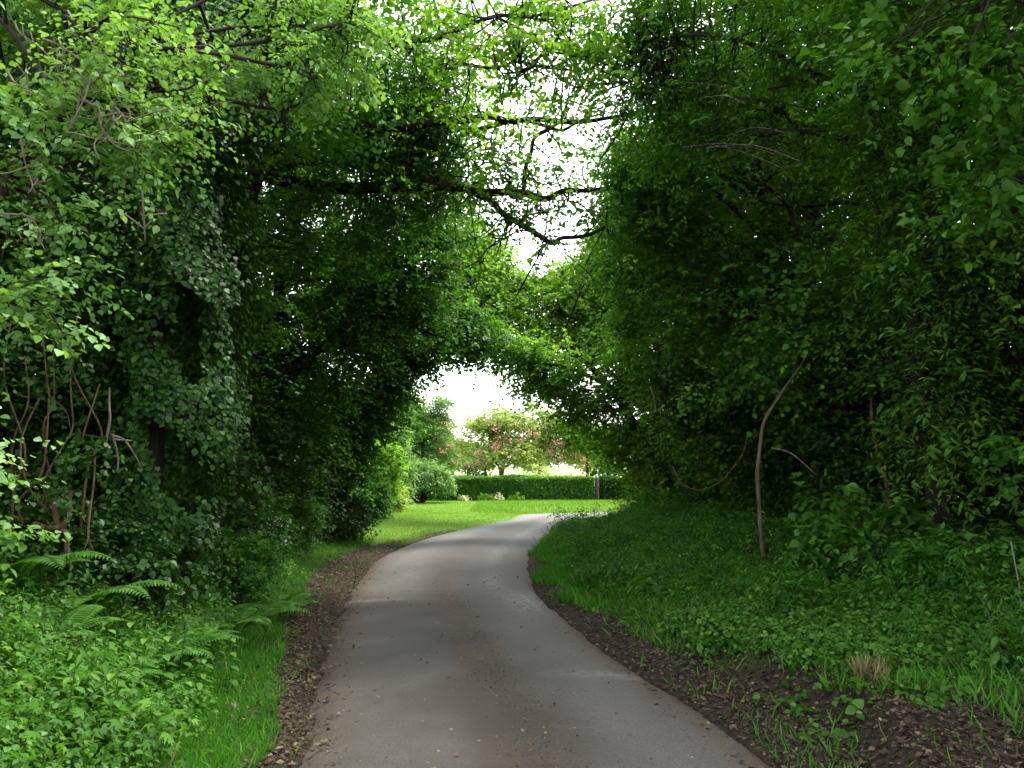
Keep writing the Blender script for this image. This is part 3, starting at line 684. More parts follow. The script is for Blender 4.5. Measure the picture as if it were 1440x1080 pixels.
ac = Acc(); p = wob([P(*q) for q in [(945, 655, 12), (960, 680, 12), (985, 690, 12), (1010, 677, 12), (1036, 650, 12), (1052, 610, 12.1)]], .01, r, 7); tube(ac, p, np.linspace(.013, .007, len(p)), 6)
tag(ac.build('vine', M['vine'], None, p[2], True), 'slack bare stem sagging in a shallow curve above the bank nettles', 'vine')
for lab, px in (('pale dead twig hanging in the dark leaves above the sagging stem', [(914, 543, 13), (920, 560, 13), (922, 580, 13)]),
                ('bare twig slanting out of the wood behind the bowed sapling', [(1085, 630, 10.8), (1110, 640, 10.8), (1148, 668, 10.8)])):
    ac = Acc(); p = wob([P(*q) for q in px], .008, r, 5); tube(ac, p, np.linspace(.014, .008, len(p)), 5)
    tag(ac.build('dead_branch', M['twig'], None, p[0], True), lab, 'branch')
# dead twig tangle in the crown of the ash
root, base = BY['ash_tree']
for k in range(16):
    s = P(1010 + r.uniform(-60, 60), 165 + r.uniform(-50, 60), 8.8); e = s + np.array([r.uniform(.4, 1.1), r.uniform(-.2, .3), r.uniform(-.25, .25)])
    ac = Acc(); p = wob([s, (s + e) / 2 + np.array([0, 0, .08]), e], .015, r, 6); tube(ac, p, np.linspace(.003, .008, len(p)), 5); ac.build('bare_twig', M['twig' if k % 3 == 0 else 'bark'], root, base, True)
root, base = BY['field_maple']
for px in ([(1240, 300, 11.5), (1180, 285, 11.5), (1120, 290, 11.5), (1060, 280, 11.5)], [(1180, 350, 11), (1130, 300, 11), (1110, 250, 11)], [(1120, 330, 11), (1090, 270, 11), (1050, 240, 11), (1020, 235, 11)],
           [(1400, 290, 9), (1330, 265, 9), (1300, 250, 9)], [(1220, 215, 10), (1140, 185, 10), (1060, 190, 10), (980, 200, 10.5)], [(1170, 120, 9), (1130, 115, 9), (1080, 125, 9.2)], [(1240, 330, 10), (1235, 280, 10), (1200, 230, 10)]):
    limb(root, base, 'limb', px, .035, .012)

# ------------------------------------------------------------------ shrubs along both banks
def shrub(name, label, x, y, rx, ry, h, n, leaf, tmpl=OVATE, size=.07, seed=1, rad=.35, K=8, nl=9, group=None, tone=.45, cat='shrub', air=False, stems=7, flat=.7, low=.15, r_stem=.02, bark='bark'):
    r = np.random.default_rng(seed); z = terrain(np.array([x]), np.array([y]))[0]; b_ = np.array([x, y, z])
    root = thing(name, b_, label, cat, group)
    u = norm(r.normal(size=(n * 3, 3))) * (r.uniform(.25, 1, (n * 3, 1)) ** (1 / 2.2))
    c_ = b_ + np.array([0, 0, h * .5]) + u * np.array([rx, ry, h * .5])
    c_ = c_[(c_[:, 2] > z + low) & (n3(c_, 2.2, seed) > -.6)]
    if air: c_ = c_[corridor(c_) > .02]
    c_ = c_[:n]
    ac = Acc()
    for k in range(stems):
        t = c_[r.integers(0, len(c_))]; s = b_ + np.array([r.normal() * rx * .2, r.normal() * ry * .2, -.05])
        p = wob([s, (s + t) / 2 + np.array([0, 0, h * .12]), t], .02, r, 6); tube(ac, p, np.linspace(r_stem, r_stem * .35, len(p)), 5)
    ac.build('stem', M[bark], root, b_, True)
    a = Acc(); sprays(a, tmpl, c_, rad, K, nl, size, r=r, tone=tone, flat=flat); a.build('foliage', M[leaf], root, b_)
    return root

HG, HW = 'dim bushes filling the ivy bank behind the verge', 'dim bushes filling the woodland edge behind the bank'
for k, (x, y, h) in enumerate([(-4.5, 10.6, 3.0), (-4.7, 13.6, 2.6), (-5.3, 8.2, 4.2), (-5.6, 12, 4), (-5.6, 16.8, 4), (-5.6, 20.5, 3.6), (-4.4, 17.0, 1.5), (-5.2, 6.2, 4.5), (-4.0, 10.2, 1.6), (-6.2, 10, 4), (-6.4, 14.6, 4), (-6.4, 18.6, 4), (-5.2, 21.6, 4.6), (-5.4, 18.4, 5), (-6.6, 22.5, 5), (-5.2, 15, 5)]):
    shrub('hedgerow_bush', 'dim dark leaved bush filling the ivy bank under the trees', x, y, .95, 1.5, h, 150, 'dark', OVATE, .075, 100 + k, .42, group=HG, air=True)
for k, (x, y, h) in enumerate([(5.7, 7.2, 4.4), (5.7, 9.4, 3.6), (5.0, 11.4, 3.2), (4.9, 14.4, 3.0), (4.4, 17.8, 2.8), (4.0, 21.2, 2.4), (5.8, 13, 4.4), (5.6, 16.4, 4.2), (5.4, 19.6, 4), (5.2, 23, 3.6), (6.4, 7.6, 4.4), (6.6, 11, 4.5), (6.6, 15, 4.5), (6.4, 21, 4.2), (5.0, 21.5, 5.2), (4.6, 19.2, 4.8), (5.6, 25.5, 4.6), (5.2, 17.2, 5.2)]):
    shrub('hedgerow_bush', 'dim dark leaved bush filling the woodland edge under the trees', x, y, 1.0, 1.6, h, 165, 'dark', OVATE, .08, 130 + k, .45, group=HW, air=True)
shrub('elder', 'broad leaved elder shrub at the feet of the dark trunked tree', 3.55, 8.8, .7, .55, 1.0, 60, 'maple', OVATE, .095, 161, .26, 5, 6, tone=.35)
shrub('elder', 'smaller elder shoot with few big leaves beside the broad elder, nearer the lane', 3.75, 7.6, .35, .3, .6, 18, 'maple', OVATE, .09, 162, .2, 5, 5, tone=.35)
shrub('bramble', 'bramble with loose leafy shoots at the edge of the wood near the dry grass tuft', 4.25, 6.8, .5, .5, 2.0, 34, 'maple', OVATE, .07, 163, .3, 5, 7, tone=.35)
shrub('hazel_bush', 'bright yellow-green hazel shoot sticking into view below the bare vines', -3.12, 4.75, .16, .25, 1.8, 26, 'hazel', OVATE, .075, 164, .22, 5, 6, tone=.75)
for k, (x, y, h, rx) in enumerate([(-3.35, 7.9, .7, .6), (-3.1, 9.5, .75, .5), (-3.6, 11.4, .8, .6), (-4.0, 13.4, .9, .6), (-3.8, 7.2, .8, .5), (-4.0, 15.6, .9, .6)]):
    shrub('undergrowth_bush', 'low tangled green bush at the foot of the ivy bank trees', x, y, rx, .7, h, 75, 'maple' if k % 2 else 'ivy', LOBED if k % 2 else OVATE, .06, 180 + k, .26, group='low bushes at the foot of the ivy bank trees', tone=.3)
shrub('holly', 'low dark bush at the foot of the leaning tree where the lawn begins', -3.55, 18.3, .6, .8, .9, 70, 'ivy', OVATE, .07, 165, .28)
for k, (x, y, h) in enumerate([(3.9, 20.8, .8), (4.1, 22.6, .6), (4.2, 18.6, .9), (5.2, 24.2, .6), (4.6, 15.6, .9)]):
    shrub('bank_bush', 'low leafy bush on the crest of the bank by the low arching tree', x, y, .7, .8, h, 60, 'ground', OVATE, .07, 170 + k, .25, group='low bushes along the crest of the bank', tone=.3)

# ------------------------------------------------------------------ ferns and nettles
def copies(root, spots, labels, grp):
    for i, (x, y, rz, s) in enumerate(spots):
        if i == 0: o = root
        else:
            o = root.copy(); C.objects.link(o)
            for ch in root.children:
                c_ = ch.copy(); C.objects.link(c_); c_.parent = o
        o.location = (x, y, terrain(np.array([x]), np.array([y]))[0] - .02); o.rotation_euler = (0, 0, rz); o.scale = (s, s, s)
        o['label'] = labels[i] if isinstance(labels, list) else labels; o['group'] = grp

r = np.random.default_rng(91)
fern = thing('fern', (0, 0, 0), 'x', 'fern')
for k in range(8):
    az = k * PI / 4 + r.uniform(-.3, .3); L = r.uniform(.6, .95); t = np.linspace(0, 1, 30)
    rad_, zz = L * (t * .85), L * (.95 * t - .72 * t ** 2)
    p = np.stack([rad_ * math.cos(az), rad_ * math.sin(az), zz + .05], -1)
    a = Acc(); tube(a, p, np.linspace(.006, .002, 30), 4, .3)
    T = norm(np.gradient(p, axis=0)); sd_ = np.array([-math.sin(az), math.cos(az), 0]); U = np.cross(T, sd_)
    for sg in (1, -1):
        d = sg * sd_ + T * .35 + np.array([0, 0, -.12]); sz = .22 * L * np.sin(np.clip((t * .92 + .08), 0, 1) * PI) ** .7 * (1.15 - .6 * t)
        put(a, NARROW, p[4:], d[4:], U[4:] + r.normal(size=(26, 3)) * .12, sz[4:], np.clip(.5 + r.normal(size=26) * .2, 0, 1), .8)
    a.build('frond', M['fern'], fern, smooth=False)
def at(px, py, Y):
    p = P(px, py, Y); return p[0], p[1]
FS = [(*at(115, 780, 6.7), .3, 1.0), (*at(210, 850, 6.3), 1.2, .9), (*at(60, 900, 5.7), 2.2, .85), (*at(330, 800, 8.0), .8, .95), (*at(270, 830, 7.2), 2.9, .8), (*at(20, 800, 6.4), .1, 1.0), (*at(390, 780, 9.2), 1.9, .8), (*at(150, 900, 5.6), 3.3, .7)]
copies(fern, FS, ['upright fern whose tall fronds stand against the bare vines', 'wide fern spreading low in the nettles below the ivy-clad trunk', 'fern half sunk in the ground cover below the hazel shoot',
                  'fern with arching fronds beside the dark bank bushes', 'small fern between the two wider ferns under the ivy', 'fern beneath the bright hazel shoot at the picture edge',
                  'farthest fern, on the bank before the maple trunk', 'smallest fern, deep in pale ground cover by the verge grass'], 'ferns on the ivy bank')
nettle = thing('nettle', (0, 0, 0), 'x', 'nettle')
a = Acc(); p = wob([(0, 0, 0), (.01, 0, .3), (.03, .02, .62)], .004, r, 6); tube(a, p, np.linspace(.006, .003, len(p)), 5, .3); a.build('stem', M['ground'], nettle)
a = Acc()
for k in range(9):
    z = .08 + .062 * k; c_ = np.array([.03 * (z / .62) ** 1.5, .02 * (z / .62) ** 1.5, z]); az = k * PI / 2 + r.uniform(-.3, .3)
    for s_ in (0, PI):
        d = np.array([math.cos(az + s_), math.sin(az + s_), -.25]); put(a, OVATE, c_ + d * .015, d, (d[0] * .4, d[1] * .4, 1), .13 - .008 * k, np.clip(.4 + .3 * r.normal() * .6 + .03 * k, 0, 1), .8)
a.build('foliage', M['ground'], nettle)
NS = []
for k in range(90):
    if k < 52: x, y = at(r.uniform(-10, 330), 820, r.uniform(4.6, 8.5))
    else: x, y = r.uniform(2.3, 4.3), r.uniform(7.6, 16)
    if k < 52 and x > -1.95: x = -2.1 - r.uniform(0, .8)
    NS.append((x, y, r.uniform(0, 6.3), r.uniform(.5, .95)))
copies(nettle, NS, ['upright green nettle among the ferns on the ivy bank' if k < 52 else 'shaded nettle on the woodland bank under the bowed sapling' for k in range(90)], 'n')
for o in C.objects:
    if o.get('category') == 'nettle': o['group'] = 'nettles on the ivy bank' if 'ivy' in o['label'] else 'nettles on the woodland bank'

# ------------------------------------------------------------------ ground growth
def scatter(n, x0, x1, y0, y1, cond, seed, pw=1.0, lo=None):
    r = np.random.default_rng(seed)
    u = r.random(n); y = y0 * (y1 / y0) ** u if pw else r.uniform(y0, y1, n)
    x = r.uniform(x0, x1, n)
    h, d, l = terrain(x, y, True)
    k = cond(x, y, d, l, n2(x, y, 1.6, seed) , r.random(n)) & (d > (-.05 if lo is None else lo))
    return np.stack([x, y, h], -1)[k], d[k], r

def blades(name, pos, r, lo, hi, m_, lean=.35, wid=(.8, 1.6), tone=.5, var=.3, scale=None):
    n = len(pos); a = Acc()
    d = np.stack([r.normal(size=n) * lean, r.normal(size=n) * lean, np.ones(n)], -1)
    sz = r.uniform(lo, hi, n) * (scale if scale is not None else 1)
    cl = n2(pos[:, 0], pos[:, 1], 2.2, 3.)
    put(a, BLADE, pos, d, np.stack([r.normal(size=n), r.normal(size=n), np.full(n, .3)], -1), sz, np.clip(tone + var * (.6 * cl + r.normal(size=n) * .6), 0, 1), r.uniform(*wid, n))
    return kind(a.build(name, M[m_]), 'stuff')

# verge grass
pos, d, r = scatter(170000, -6, -.5, 3.0, 19, lambda x, y, d, l, z, u: l & (d > np.interp(y, [4, 6, 10, 13, 17], [.16, .25, .55, .65, .65]) + .12 * z) & (u < np.interp(d, [.2, .9, 1.6, 3], [1, .85, .25, .12])), 201)
p2, d2, r2 = scatter(26000, -5, -.5, 3.0, 19, lambda x, y, d, l, z, u: l & (d > .02) & (d < 1.1) & (u < .10 + .25 * (z > .35)), 205)
pos = np.vstack([pos, p2])
blades('verge_grass', pos, r, .04, .13, 'grass', .6, (.45, .95))
pos, d, r = scatter(230000, .3, 6, 4.0, 27, lambda x, y, d, l, z, u: ~l & (d > WR(y) * .85 - .04 + .35 * z) & (u < np.interp(d, [.2, .9, 2.0, 4], [1, .8, .35, .2]) * np.interp(y, [4, 9, 11], [.35, .5, 1])), 202)
p2, d2, r2 = scatter(30000, .3, 5.5, 3.6, 27, lambda x, y, d, l, z, u: ~l & (d > .03) & (d < 2.2) & (u < .07 + .35 * (z > .4)), 206)
pos = np.vstack([pos, p2])
blades('bank_grass', pos, r, .05, .16, 'grass', .5, (.5, 1.1))
pos, d, r = scatter(120000, -9, .3, 18.5, 40, lambda x, y, d, l, z, u: l & (d > .02) & (y - .25 * (x + 2) > 18.2), 203)
blades('lawn_grass', pos, r, .03, .06, 'lawn', .5, (1, 2))
pos, d, r = scatter(30000, -1.5, 9, 30.5, 39.2, lambda x, y, d, l, z, u: (d > .25 + .15 * z) & (((x - 3.6) / .9) ** 2 + ((y - 31.9) / .5) ** 2 > .8), 204)
blades('roadside_grass', pos, r, .05, .12, 'lawn', .45, (1, 2), tone=.3)
# leafy ground cover
def cover(name, pos, r, m_, size, rad, K, nl, hgt, tone, var=.6, tmpl=OVATE):
    a = Acc(); c_ = pos + np.stack([np.zeros(len(pos)), np.zeros(len(pos)), hgt * r.uniform(.3, 1.1, len(pos))], -1)
    sprays(a, tmpl, c_, rad, K, nl, size, droop=.5, flat=.45, tone=tone, var=var, r=r)
    return kind(a.build(name, M[m_]), 'stuff')
pos, d, r = scatter(20000, -6.2, -1, 3.1, 17.5, lambda x, y, d, l, z, u: l & (d > np.interp(y, [3, 8, 14], [.85, 1.0, 1.15]) + .35 * z) & (u < np.interp(y, [3, 7, 12], [1, .8, .5])), 211)
z_ = n2(pos[:, 0], pos[:, 1], 2.3, 4.0)
cover('ground_cover', pos[z_ < .25], r, 'ground', .040, .16, 4, 4, .16, .55)
cover('ground_cover', pos[(z_ > .15) & (z_ < .6)][::2], r, 'maple', .062, .20, 4, 4, .24, .5, tmpl=LOBED)
cover('weeds', pos[z_ > .45][::2], r, 'ground', .075, .24, 4, 5, .30, .5, tmpl=NARROW)
pos, d, r = scatter(4600, -6.2, -1.6, 3.1, 10, lambda x, y, d, l, z, u: l & (d > 1.35 + .4 * z), 212)
cover('ground_cover', pos, r, 'hazel', .038, .17, 4, 4, .22, .3)
pos, d, r = scatter(13000, .8, 6.5, 5.2, 24, lambda x, y, d, l, z, u: ~l & (d > WR(y) + .25 + .45 * z) & (z > -.75), 213)
z_ = n2(pos[:, 0], pos[:, 1], 2.1, 9.0)
cover('ground_cover', pos[z_ < .2], r, 'ground', .038, .16, 4, 4, .13, .35)
cover('ground_cover', pos[(z_ > .1) & (z_ < .6)][::2], r, 'maple', .06, .20, 4, 4, .25, .4, tmpl=LOBED)
cover('weeds', pos[z_ > .3][::2], r, 'ground', .075, .27, 4, 5, .50, .25, tmpl=NARROW)
p2, d2, r2 = scatter(7000, .8, 5.5, 5, 24, lambda x, y, d, l, z, u: ~l & (d > .3) & (d < 2.6) & (y < 19) & (u < .3 + .3 * (z > .2)), 225)
p2[:, 2] += .09
pos, d, r = scatter(8000, 1.5, 5.0, 6.0, 8.2, lambda x, y, d, l, z, u: ~l & (d > WR(y) + .1 + .25 * z) & (d < 2.9 + .3 * z), 214)
cover('ground_cover', pos, r, 'ground', .045, .14, 4, 4, .12, .6, tmpl=IVY)
pos, d, r = scatter(2200, .6, 5, 4.2, 10, lambda x, y, d, l, z, u: ~l & (d > .3) & (d < 2.2) & (z > .0) & (u < .45), 215)
cover('weeds', pos, r, 'ground', .06, .12, 3, 4, .06, .5)
pos, d, r = scatter(9000, -6, 5.5, 3.2, 16, lambda x, y, d, l, z, u: (d > .5) & (d < 3.2) & (z > .1) & (u < .45), 216)
blades('dry_grass', pos, r, .08, .22, 'straw', .8, (.4, .9), tone=.35)
# dead leaves
def litter(name, pos, r, size, m_='litter', tone=.4):
    n = len(pos); a = Acc(); p = pos + np.stack([np.zeros(n), np.zeros(n), r.uniform(.004, .03, n)], -1); p[:, 2] = np.where(pos[:, 2] < -.03, .035 + r.random(n) * .01, p[:, 2])
    put(a, RHOMB, p, r.normal(size=(n, 3)) * np.array([1, 1, .22]), np.stack([r.normal(size=n) * .4, r.normal(size=n) * .4, np.ones(n)], -1), size * np.clip(r.lognormal(-.25, .5, n), .2, 1.7), np.clip(tone + .28 * r.normal(size=n), 0, 1))
    return kind(a.build(name, M[m_]), 'stuff')
pos, d, r = scatter(80000, -4.5, -.8, 3.2, 22, lambda x, y, d, l, z, u: l & (d > -.35) & (d < np.interp(y, [4, 6, 10, 13, 17, 20], [.28, .45, .8, .95, .95, .4]) + .25 * z) & (u < np.interp(d, [-.3, -.08, .05, .5], [.01, .16, .8, 1])), 221, lo=-.4)
litter('leaf_litter', pos, r, .030, tone=.32)
pos, d, r = scatter(90000, .3, 5, 3.8, 23, lambda x, y, d, l, z, u: ~l & (d > -.35) & (d < WR(y) * 1.1 + .08 + .4 * z) & (u < np.interp(d, [-.3, -.08, .05, .5], [.01, .16, .6, .9])), 222, lo=-.4)
litter('leaf_litter', pos, r, .030, tone=.24)
litter('leaf_litter', p2, r2, .028, tone=.45)
r = np.random.default_rng(223); n = 6000
yy_ = 3.8 * (11.5 / 3.8) ** r.random(n); cx_ = np.interp(yy_, LS[:, 1], LS[:, 0]) * .47 + np.interp(yy_, RS[:, 1], RS[:, 0]) * .53
p = np.stack([cx_ + r.normal(size=n) * (.10 + .10 * r.random(n)), yy_, np.full(n, .055)], -1)
litter('leaf_litter', p, r, .011, tone=.25)
n = 420; yy_ = 3.8 * (14 / 3.8) ** r.random(n); w_ = r.random(n); cx_ = np.interp(yy_, LS[:, 1], LS[:, 0]) * w_ + np.interp(yy_, RS[:, 1], RS[:, 0]) * (1 - w_)
litter('leaf_litter', np.stack([cx_, yy_, np.full(n, .055)], -1), r, .03, tone=.6)

pos, d, r = scatter(5000, .6, 4.5, 4.0, 14, lambda x, y, d, l, z, u: ~l & (d > -.05) & (d < WR(y) + .2) & (u < .35), 224)
n = len(pos); a = Acc(); rr_ = r.uniform(.006, .020, n)
for k in range(n):
    V_ = np.array([(1, 0, 0), (0, 1, 0), (-1, 0, 0), (0, -1, 0), (0, 0, .8), (0, 0, -.6)]) * rr_[k] * r.uniform(.6, 1.3, (6, 1)) + pos[k] + np.array([0, 0, rr_[k] * .3])
    a.add(V_, [(0, 1, 4), (1, 2, 4), (2, 3, 4), (3, 0, 4), (1, 0, 5), (2, 1, 5), (3, 2, 5), (0, 3, 5)], [3] * 8, 0)
kind(a.build('gravel', M['stone'], smooth=False), 'stuff')
# dry tuft and dead stalks on the woodland bank
x, y = at(1225, 985, 5.9); z = terrain(np.array([x]), np.array([y]))[0]; n = 260
a = Acc(); d = np.stack([r.normal(size=n) * .3, r.normal(size=n) * .3 - .25, np.ones(n)], -1)
put(a, BLADE, np.array([x, y, z]) + r.normal(size=(n, 3)) * np.array([.035, .035, 0]), d, r.normal(size=(n, 3)), r.uniform(.10, .24, n), r.random(n), 1.1)
tag(a.build('grass_tuft', M['straw'], None, (x, y, z)), 'pale dry grass tuft on the crumbling soil edge of the bank', 'grass tuft')
for k, (px, py, Y, hh_) in enumerate([(1395, 930, 6.2, .34), (1412, 900, 6.3, .42), (1434, 915, 6.0, .75)]):
    x, y = at(px, py, Y); z = terrain(np.array([x]), np.array([y]))[0]
    ac = Acc(); p = wob([(x, y, z - .02), (x + .01, y, z + hh_ * .5), (x - .02, y, z + hh_)], .006, r, 5); tube(ac, p, np.linspace(.009, .004, len(p)), 5)
    tag(ac.build('dead_stalk', M['twig'], None, (x, y, z), True), ['shortest of three dry upright stalks on the bank beyond the tuft', 'middle one of three dry upright stalks by the bramble', 'tallest dry upright stalk, at the bramble foot'][k], 'stalk')

# ------------------------------------------------------------------ the garden at the end
def hedge(name, label, x0, x1, y0, y1, h, n, seed, leaf='hedge'):
    r = np.random.default_rng(seed); z0 = terrain(np.array([(x0 + x1) / 2]), np.array([y0]))[0]
    b_ = np.array([(x0 + x1) / 2, (y0 + y1) / 2, z0]); root = thing(name, b_, label, 'hedge')
    L, W = x1 - x0, y1 - y0
    f = r.choice(4, n, p=np.array([L * h, L * W, W * h, W * h * .6]) / (L * h + L * W + W * h * 1.6))
    u, v = r.random(n), r.random(n); pos = np.zeros((n, 3)); o_ = np.zeros((n, 3))
    for k, (fn, nn) in enumerate([(lambda a, b: (x0 + a * L, y0 + 0 * a, z0 + b * h), (0, -1, .2)), (lambda a, b: (x0 + a * L, y0 + b * W, z0 + h + 0 * a), (0, -.1, 1)),
                                  (lambda a, b: (x0 + 0 * a, y0 + a * W, z0 + b * h), (-1, 0, .2)), (lambda a, b: (x1 + 0 * a, y0 + a * W, z0 + b * h), (1, 0, .2))]):
        s = f == k; pos[s] = np.stack(fn(u[s], v[s]), -1); o_[s] = nn
    pos += o_ * (.05 * n3(pos, 3.0, seed) + .06 * n3(pos, .9, seed + 1.) + r.normal(size=n) * .035 - .03)[:, None]
    pos[:, 2] = np.maximum(pos[:, 2], z0 + .03)
    a = Acc(); put(a, OVATE, pos, r.normal(size=(n, 3)) + o_ * .7, o_ + r.normal(size=(n, 3)) * .6, r.uniform(.05, .10, n), np.clip(.5 + .25 * r.normal(size=n) + .15 * n3(pos, 4, 1), 0, 1))
    a.build('foliage', M[leaf], root, b_)
    ac = Acc()
    for k in range(int(L / .25)):
        x = x0 + .15 + k * .25; yb = (y0 + y1) / 2 + r.normal() * .06
        for q in range(5):
            tube(ac, wob([(x, yb, z0 - .03), (x + r.normal() * .06, yb + r.normal() * .1, z0 + h * .5), (x + r.normal() * .12, yb + r.normal() * .18, z0 + h * .9)], .02, r, 3), [.018] * 6 + [.008], 4)
    ac.build('stem', M['bark'], root, b_)
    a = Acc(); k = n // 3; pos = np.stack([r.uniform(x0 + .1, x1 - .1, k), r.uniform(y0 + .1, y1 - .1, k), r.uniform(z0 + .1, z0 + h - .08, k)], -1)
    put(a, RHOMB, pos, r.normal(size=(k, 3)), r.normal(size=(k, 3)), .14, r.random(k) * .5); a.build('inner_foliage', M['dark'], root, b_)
hedge('hedge', 'clipped long green hedge with a flat top in front of the red-flowered tree', -4.6, 3.72, 39.0, 39.9, 1.02, 34000, 301)
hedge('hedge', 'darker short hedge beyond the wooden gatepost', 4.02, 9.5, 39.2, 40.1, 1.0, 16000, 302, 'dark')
ac = Acc(); x, y = 3.87, 39.1; z = terrain(np.array([x]), np.array([y]))[0]
v = np.array([(sx * .09, sy * .09, zz) for zz in (-.1, 1.02) for sx, sy in ((-1, -1), (1, -1), (1, 1), (-1, 1))] + [(sx * .05, sy * .05, 1.07) for sx, sy in ((-1, -1), (1, -1), (1, 1), (-1, 1))]) + np.array([x, y, z])
q = [(0, 1, 5, 4), (1, 2, 6, 5), (2, 3, 7, 6), (3, 0, 4, 7), (4, 5, 9, 8), (5, 6, 10, 9), (6, 7, 11, 10), (7, 4, 8, 11), (8, 9, 10, 11)]
ac.add(v, q, [4] * 9, 0); tag(ac.build('gatepost', M['wood'], None, (x, y, z)), 'weathered square wooden gatepost between the long hedge and the darker hedge', 'post')
for k, px in enumerate([(655, .22), (677, .34), (690, .28), (702, .36), (722, .24), (731, .32)]):
    x = (px[0] - 720) / F * 38.7; shrub('flower_clump', 'cream flowering clump at the foot of the long clipped hedge' if k in (0, 3) else 'small leafy clump at the foot of the long clipped hedge', x, 38.6, .22, .18, px[1], 12, 'wbloss' if k in (0, 3) else 'bright', RHOMB, .08, 310 + k, .12, 5, 4, group='cream flower clumps along the hedge foot' if k in (0, 3) else 'leafy clumps along the hedge foot', cat='flowers', stems=3, low=.02, r_stem=.006)

t_, b_ = tree('hawthorn', 'round garden tree covered in red-pink blossom behind the clipped hedge', 'tree', [(-.55, 47, 0), (-.6, 47, 1.1), (-.4, 47, 2.2), (-.2, 47, 3.2)], .22,
     [E(725, 600, 47, 2.6, 2.0, 1.5), E(676, 612, 46.6, 1.7, 1.5, 1.3), E(775, 618, 46.8, 2.0, 1.6, 1.3), E(725, 640, 46, 2.7, 1.6, .8), E(805, 638, 46.8, 1.7, 1.4, .8)], 480, 'haw', OVATE, .5, 9, 10, .11, 320, air=False, tone=.55, bark='bark_pale')
r = np.random.default_rng(321); a = Acc()
for px, py, sx, sy, n in ((712, 632, 20, 8, 16), (690, 640, 25, 8, 10), (780, 638, 30, 9, 8), (740, 618, 45, 16, 10), (700, 600, 30, 14, 5), (820, 643, 18, 5, 3), (662, 648, 12, 6, 6), (640, 600, 12, 6, 2)):
    for _ in range(n):
        c_ = P(px + r.normal() * sx, py + r.normal() * sy, 45.2 + r.uniform(-.5, .8)); k = 26
        put(a, RHOMB, c_ + r.normal(size=(k, 3)) * np.array([.13, .13, .09]), r.normal(size=(k, 3)), r.normal(size=(k, 3)), .085, r.random(k))
a.build('blossom', M['bloss'], t_, b_)
tree('garden_tree', 'small neat green tree with a dark trunk beside the red-flowered tree', 'tree', [(4.0, 46, 0), (4.05, 46, 1.5), (4.0, 46, 2.4)], .13,
     [E(828, 618, 46, 1.4, 1.2, 1.0), E(812, 605, 46, 1.1, 1.0, .8), E(848, 628, 46, .9, .9, .7)], 220, 'bright', OVATE, .42, 8, 9, .11, 322, air=False, tone=.25)
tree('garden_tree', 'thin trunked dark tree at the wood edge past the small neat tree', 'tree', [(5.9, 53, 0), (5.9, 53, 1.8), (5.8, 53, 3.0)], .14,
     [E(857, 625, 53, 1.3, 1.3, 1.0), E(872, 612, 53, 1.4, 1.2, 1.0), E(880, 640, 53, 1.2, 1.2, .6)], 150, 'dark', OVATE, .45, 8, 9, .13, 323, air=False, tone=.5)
shrub('flower_bush', 'low yellow flowered bush just behind the hedge by the small neat tree', 2.9, 42.6, 1.0, .5, 1.25, 22, 'ybloss', RHOMB, .09, 330, .3, 7, 6, low=.5)
shrub('flower_bush', 'pale yellow-green bush behind the hedge below the red blossom', 1.3, 42.8, 1.0, .6, 1.75, 70, 'haw', OVATE, .09, 331, .32, 7, 6, tone=.8)
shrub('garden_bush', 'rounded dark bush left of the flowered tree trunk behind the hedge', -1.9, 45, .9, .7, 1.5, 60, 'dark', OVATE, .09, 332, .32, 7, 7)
# lawn side shrubs
shrub('weeping_shrub', 'spreading soft green shrub on one dark stem at the lawn edge, touching the hedge end', -4.05, 36.6, 1.45, 1.2, 1.75, 190, 'pale', NARROW, .16, 340, .42, 8, 9, stems=9, low=.65, r_stem=.07)
for k, (px, Y, rx, h, leaf, lab, tone) in enumerate([
    (540, 28, .55, 2.6, 'bright', 'tall yellow-green shrub beside the tunnel mouth on the lawn', .5), (560, 31, .6, 3.4, 'pale', 'upright pale green shrub behind the tall yellow-green one', .6),
    (522, 25.5, .5, 1.1, 'ground', 'low dull shrub with dry stems at the corner of the lawn', .5), (548, 29.5, .5, 1.0, 'haw', 'straw tinged low shrub between lawn and tall shrubs', .6),
    (500, 27, .9, 2.4, 'maple', 'bushy green shrub half hidden by the leaning tree', .6)]):
    shrub('garden_shrub', lab, (px - 720) / F * Y, Y, rx, rx, h, 110, leaf, OVATE, .09, 350 + k, .34, 8, 8, tone=tone)
tree('conifer', 'tall pale green tree with layered branches behind the weeping shrub', 'tree', [(-5.0, 48, 0), (-5, 48, 3), (-5, 48, 5.5)], .16,
     [E(600, 610, 48, 1.7, 1.4, .7), E(604, 580, 48, 1.3, 1.3, .9), E(595, 635, 48, 2.0, 1.5, .6), E(612, 562, 48, .8, .8, .7), E(575, 600, 48, 1.5, 1.3, 1.6)], 300, 'pale', NARROW, .55, 9, 10, .17, 360, air=False, tone=.4, flat=.3)
tree('birch', 'slim tree with dark green hanging leaves next to the layered pale tree', 'tree', [(-6.8, 44, 0), (-6.8, 44, 3), (-6.7, 44, 6)], .14,
     [E(560, 585, 44, 1.5, 1.3, 1.6), E(545, 560, 44, 1.6, 1.4, 1.5), E(530, 620, 44, 1.4, 1.3, 1.2)], 240, 'maple', OVATE, .5, 8, 9, .12, 361, air=False, tone=.6)
tree('garden_tree', 'pale round tree in the field behind the red-flowered tree, on the lawn side', 'tree', [(-6.2, 66, 0), (-6.2, 66, 2), (-6.1, 66, 4)], .16,
     [E(622, 615, 66, 2.0, 1.8, 2.0), E(640, 632, 66, 2.0, 1.8, 1.2), E(600, 632, 66, 2.0, 1.8, 1.4)], 190, 'pale', OVATE, .6, 8, 9, .16, 362, air=False, tone=.6)
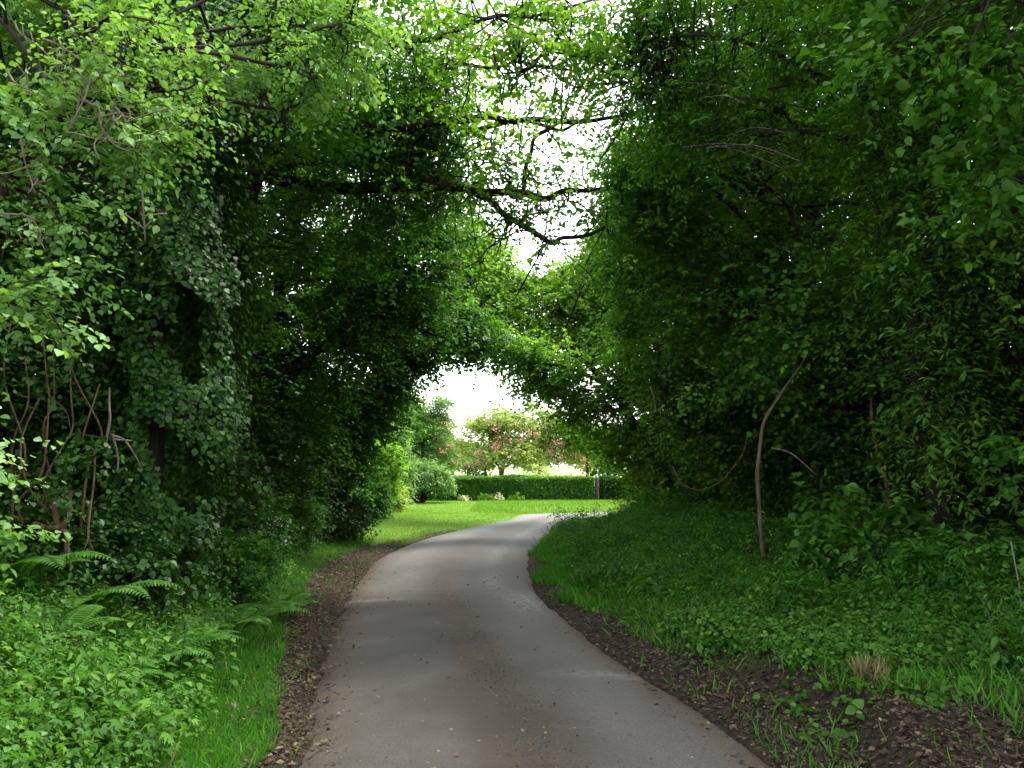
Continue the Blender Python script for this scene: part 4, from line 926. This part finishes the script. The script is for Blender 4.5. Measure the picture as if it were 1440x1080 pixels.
# far trees
r = np.random.default_rng(380)
for k in range(26):
    Y = r.uniform(95, 150); x = np.linspace(-75, 75, 26)[k] + r.uniform(-2, 2); h = r.uniform(6, 9.5) if abs(x) < 14 else r.uniform(9, 14)
    if -14 < x < -2: h = 6.5
    tree('distant_tree', 'tree coloured pale as if overexposed, in the row beyond the yellow field', 'tree', [(x, Y, 0), (x, Y, h * .4), (x, Y, h * .7)], .3,
         [(x, Y, h * .6, h * .42, h * .4, h * .38), (x + r.uniform(-2, 2), Y, h * .42, h * .42, h * .4, h * .28)], 150, 'pale', RHOMB, 1.0, 8, 7, .5, 400 + k, 'trees in the row beyond the field', air=False, limbs=5, tone=.45, twigs=False)

# ------------------------------------------------------------------ world, sun, camera
SUN_EL, SUN_AZ = math.radians(61), math.radians(54)   # azimuth measured from +Y towards +X (behind the camera)
w = bpy.data.worlds.new('World'); bpy.context.scene.world = w; w.use_nodes = True
nt = w.node_tree; nt.nodes.clear()
bo = nt.nodes.new('ShaderNodeOutputWorld'); bg = nt.nodes.new('ShaderNodeBackground'); sk = nt.nodes.new('ShaderNodeTexSky')
sk.sky_type = 'NISHITA'; sk.sun_disc = False; sk.sun_elevation = SUN_EL; sk.sun_rotation = SUN_AZ
sk.air_density = 1.0; sk.dust_density = 1.0; sk.ozone_density = 1.0
hs = nt.nodes.new('ShaderNodeHueSaturation'); hs.inputs['Saturation'].default_value = .22; hs.inputs['Value'].default_value = 1.0
nt.links.new(sk.outputs[0], hs.inputs['Color']); nt.links.new(hs.outputs[0], bg.inputs[0]); nt.links.new(bg.outputs[0], bo.inputs[0])
bg.inputs[1].default_value = .15
sd = bpy.data.lights.new('sun', 'SUN'); sd.energy = 1.5; sd.angle = math.radians(18); sd.color = (1, .96, .90)
so = bpy.data.objects.new('sun', sd); C.objects.link(so)
so.rotation_euler = (PI / 2 - SUN_EL, 0, PI - SUN_AZ)
cd = bpy.data.cameras.new('camera'); cd.sensor_width = 36; cd.lens = 36 * F / 1440; cd.clip_start = .05; cd.clip_end = 6000
co = bpy.data.objects.new('camera', cd); C.objects.link(co); co.location = (0, 0, EYE); co.rotation_euler = (PI / 2 + PITCH, 0, 0)
sc = bpy.context.scene; sc.camera = co
sc.view_settings.view_transform = 'Standard'; sc.view_settings.look = 'None'; sc.view_settings.gamma = 1; sc.view_settings.exposure = 2.6
sc.render.engine = 'CYCLES'
cy = sc.cycles
cy.max_bounces = 6; cy.diffuse_bounces = 4; cy.glossy_bounces = 2; cy.transmission_bounces = 4; cy.transparent_max_bounces = 4
cy.use_denoising = True
try: cy.denoiser = 'OPENIMAGEDENOISE'
except Exception: pass
cy.sample_clamp_indirect = 4; cy.caustics_reflective = False; cy.caustics_refractive = False
